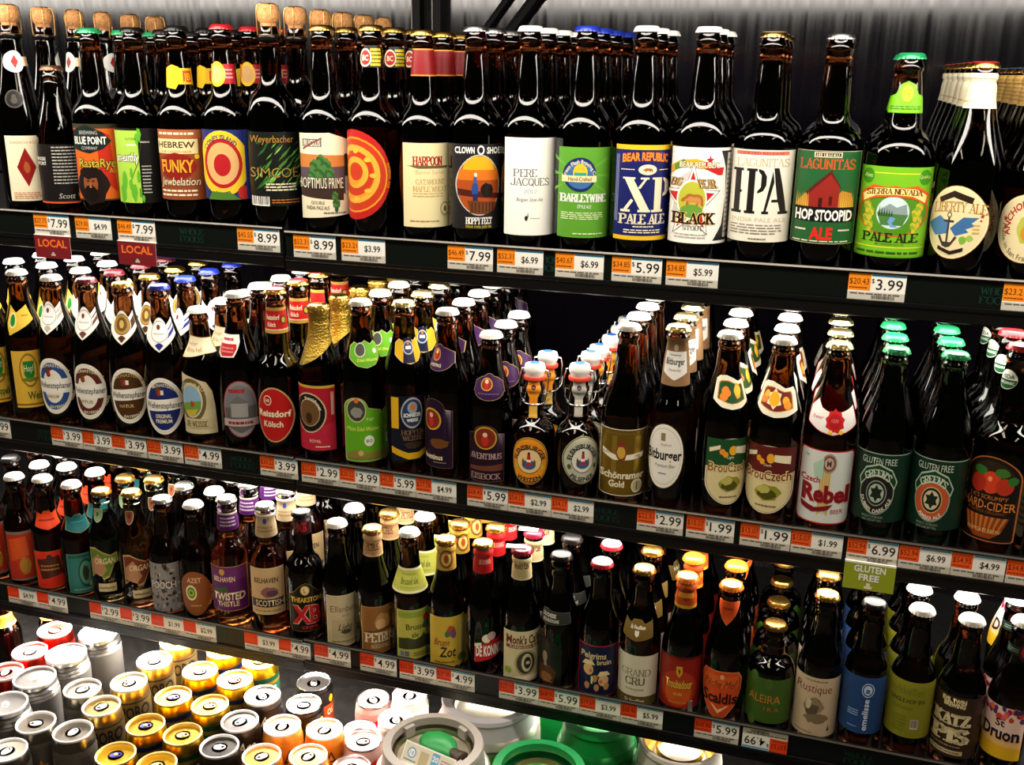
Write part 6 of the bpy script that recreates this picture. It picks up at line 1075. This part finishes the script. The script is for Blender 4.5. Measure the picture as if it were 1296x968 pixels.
for k, L in cnt.items():
    L.sort()
    for i, (y, x, zt) in enumerate(L):
        place = '' if len(L) == 1 else f', {"nearest" if i == 0 else "farthest" if i == len(L) - 1 else ORD[i] + " nearest"} of them'
        make_can(k, x, y, zt, CDESC[k] + place, {'red': 'red-rimmed cans', 'step': 'stepped silver cans'}.get(k, k.replace('goldnavy', 'gold-lidded navy').replace('goldgreen', 'gold-lidded green').replace('pinkw', 'white flash').replace('blackyellow', 'yellow-dotted black') + ' cans' if k not in ('red', 'step') else ''))

# ------------------------------------------------------------------ mini kegs
def make_keg(x, y, h, R, wall, ringc, lidc, label, prints, tap=False, rr=.070, ringw=.012, bowl=False):
    t = thing('mini_keg', label, 'keg', (x, y, DECK))
    p = [(R - .012, .003), (R - .010, 0), (R - .002, .004), (R - .001, .012), (R - .004, .018), (R, .026), (R, h - .058), (R - .004, h - .050), (R - .001, h - .044), (R - .006, h - .034), (R - .018, h - .024), (R - .028, h - .020)]
    wm = pmat('keg_wall_' + wall.lstrip('#'), wall, .28, .55)
    obj('keg_body', lathe('keg_body', p, [wm], 56, close=True, angle=.5), t)
    lm = pmat('keg_lid_' + lidc.lstrip('#'), lidc, .25, .9)
    obj('keg_lid', lathe('keg_lid', [(R - .030, h - .030), (R - .026, h - .016), (R - .030, h - .014), (R - .036, h - .026), (.02, h - .028), (.012, h - .024), (.004, h - .024)], [lm], 48, close=True, angle=.5), t)
    rm = pmat('keg_ring_' + ringc.lstrip('#'), ringc, .35, 0, .5)
    ring = obj('carry_ring', lathe('carry_ring', [(rr - ringw, h - .010), (rr, h - .012), (rr + .0025, h - .006), (rr + .001, h), (rr - ringw + .001, h + .001), (rr - ringw, h - .010)], [rm], 48, close=False, angle=.5), t)
    obj('ring_skirt', lathe('ring_skirt', [(R - .006, h - .036), (rr + .004, h - .030), (rr + .0005, h - .010), (rr - .003, h - .010), (rr, h - .030), (R - .010, h - .036)], [rm], 48, close=False, angle=.5), ring)
    if bowl: obj('inner_wall', lathe('inner_wall', [(rr - ringw - .0005, h), (rr - ringw - .002, h - .012), (rr - ringw - .008, h - .030), (rr - ringw - .014, h - .032), (.004, h - .032)], [lm], 48, close=False, angle=.5), t)
    if tap:
        gm = pmat('green_tap_plastic', '#1f8a42', .35)
        v = []
        me = lathe('tap_handle', [(.004, -.034), (.013, -.030), (.021, -.018), (.024, 0), (.021, .014), (.012, .026), (.009, .034), (.003, .036)], [gm], 20)
        o = obj('tap_handle', me, t, (.004, .014, h - .012)); o.rotation_euler = (math.radians(86), 0, math.radians(62)); o.scale = (1, .55, 1)
        obj('tap_spout', lathe('tap_spout', [(.006, -.03), (.0075, -.01), (.009, .004), (.011, .012), (.011, .016), (.004, .018)], [pmat('tap_brown', '#3a2a1c', .4)], 16), o, (0, .004, .034))
        L = Lab(86, 34); L.rect(-1, 0, 1, 1, 'white'); L.rect(-.96, .06, .96, .94, '#d8d2bc'); L.circ(-.66, .6, .22, '#7aa8cc'); L.circ(-.66, .6, .15, 'white'); L.text('18', -.66, .6, .18, '#3a6aa8'); L.rect(-.34, .2, .0, .8, '#b8ae8a'); L.rect(.12, .1, .4, .92, '#6aa8d0'); L.text('20', .26, .7, .22, 'white', b=.02); L.lines(-.9, -.4, .12, .34, 2, '#4a78a8'); L.lines(.48, .9, .2, .8, 5, '#9a9480')
        o = L.build('instruction_label', t, None, 0, 0, .0002, .00006); o.location = (.0, -.036, h - .026); o.rotation_euler = (math.radians(-35), 0, math.radians(-14))
        for a in (60, 150, 270, 330):
            ar = math.radians(a); q = boxes('ring_lug', [(-.008, -.006, -.022, .008, .012, -.002)], [rm]); o = obj('ring_lug', q, ring, (math.cos(ar) * (rr - .012), math.sin(ar) * (rr - .012), h)); o.rotation_euler = (0, 0, ar - PI / 2)
    for W, z0, z1, rot, fn in prints:
        L = Lab(W, (z1 - z0) * 1000); fn(L); L.build('keg_print', t, lambda z: R, z0, rot, .0003, .0001, segs=56)
    return t
def kp_white(L): L.text('5 L KEG', -.62, .86, .08, 'grey', w=.2, b=.02); L.circ(-.2, .38, .34, 'dgreen'); L.circ(-.2, .38, .30, '#cfc8b4'); L.poly([(-.32, .56), (-.08, .56), (-.2, .12)], '#3a4ac0'); L.poly([(-.26, .54), (-.16, .54), (-.18, .3)], 'white'); L.rect(.36, .5, .56, .98, 'green'); L.rect(.62, .3, .86, .98, 'green'); L.rect(.66, .6, .8, .86, 'cream'); L.rect(.42, .3, .56, .6, 'yellow'); L.rect(-.6, .02, .2, .08, 'dgreen')
def kp_green(L):
    L.poly([(-.85, .2), (.95, .2), (1, .9), (.7, .86), (-.7, .86), (-.9, .92), (-.8, .55)], 'white'); L.poly([(-.78, .26), (.92, .26), (.95, .83), (.7, .8), (-.7, .8), (-.82, .84), (-.74, .55)], '#0e6a2e'); L.slab('HE', -.25, .55, .34, 'cream', wt=.26, w=.46); L.rect(.4, .4, .52, .72, 'cream'); L.rect(.4, .52, .9, .6, 'cream'); L.slab('H', 0, .08, .13, 'white', wt=.26)
def kp_wr(L): L.rect(-1, 0, 1, 1, '#f0ece0'); L.blob(-.7, .7, .3, .22, 'red', 4); L.blob(-.5, .5, .2, .2, 'dark', 7); L.text('ER', -.6, .7, .2, 'white', b=.03); L.lines(0, .9, .3, .7, 4, 'dgreen')
make_keg(-.4743, 1.1645, .250, .084, '#a89f8e', '#a29a92', '#b0a688', 'silver mini keg with green tap handle inside its pale carry ring', [], True)
make_keg(-.4550, 1.352, .212, .084, '#a8a294', '#aca8ac', '#a8a49c', 'white mini keg with green round emblem, behind the silver keg', [(190, .06, .165, 2, kp_white)], rr=.072)
make_keg(-.3166, 1.1600, .250, .070, '#0f7a34', '#168a48', '#c8b078', 'green-ringed mini keg at the front, right of the silver keg', [], rr=.063)
make_keg(-.2776, 1.3550, .212, .063, '#0c6a2c', '#0f7a34', '#c8b078', 'green mini keg with white scroll lettering panel under the bottom shelf', [(105, .05, .165, 14, kp_green)], rr=.052)
make_keg(-.1490, 1.3500, .205, .063, '#b8b2a6', '#b8b2a6', '#b0841c', 'white mini keg with gold inner lid, rightmost under the bottom shelf', [(100, .03, .14, 0, kp_wr)], rr=.060, ringw=.004, bowl=True)
make_keg(-.4100, 1.5300, .212, .084, '#0c6a2c', '#0f7a34', '#c8b078', 'plain green mini keg in shadow behind the white keg', [], rr=.070)
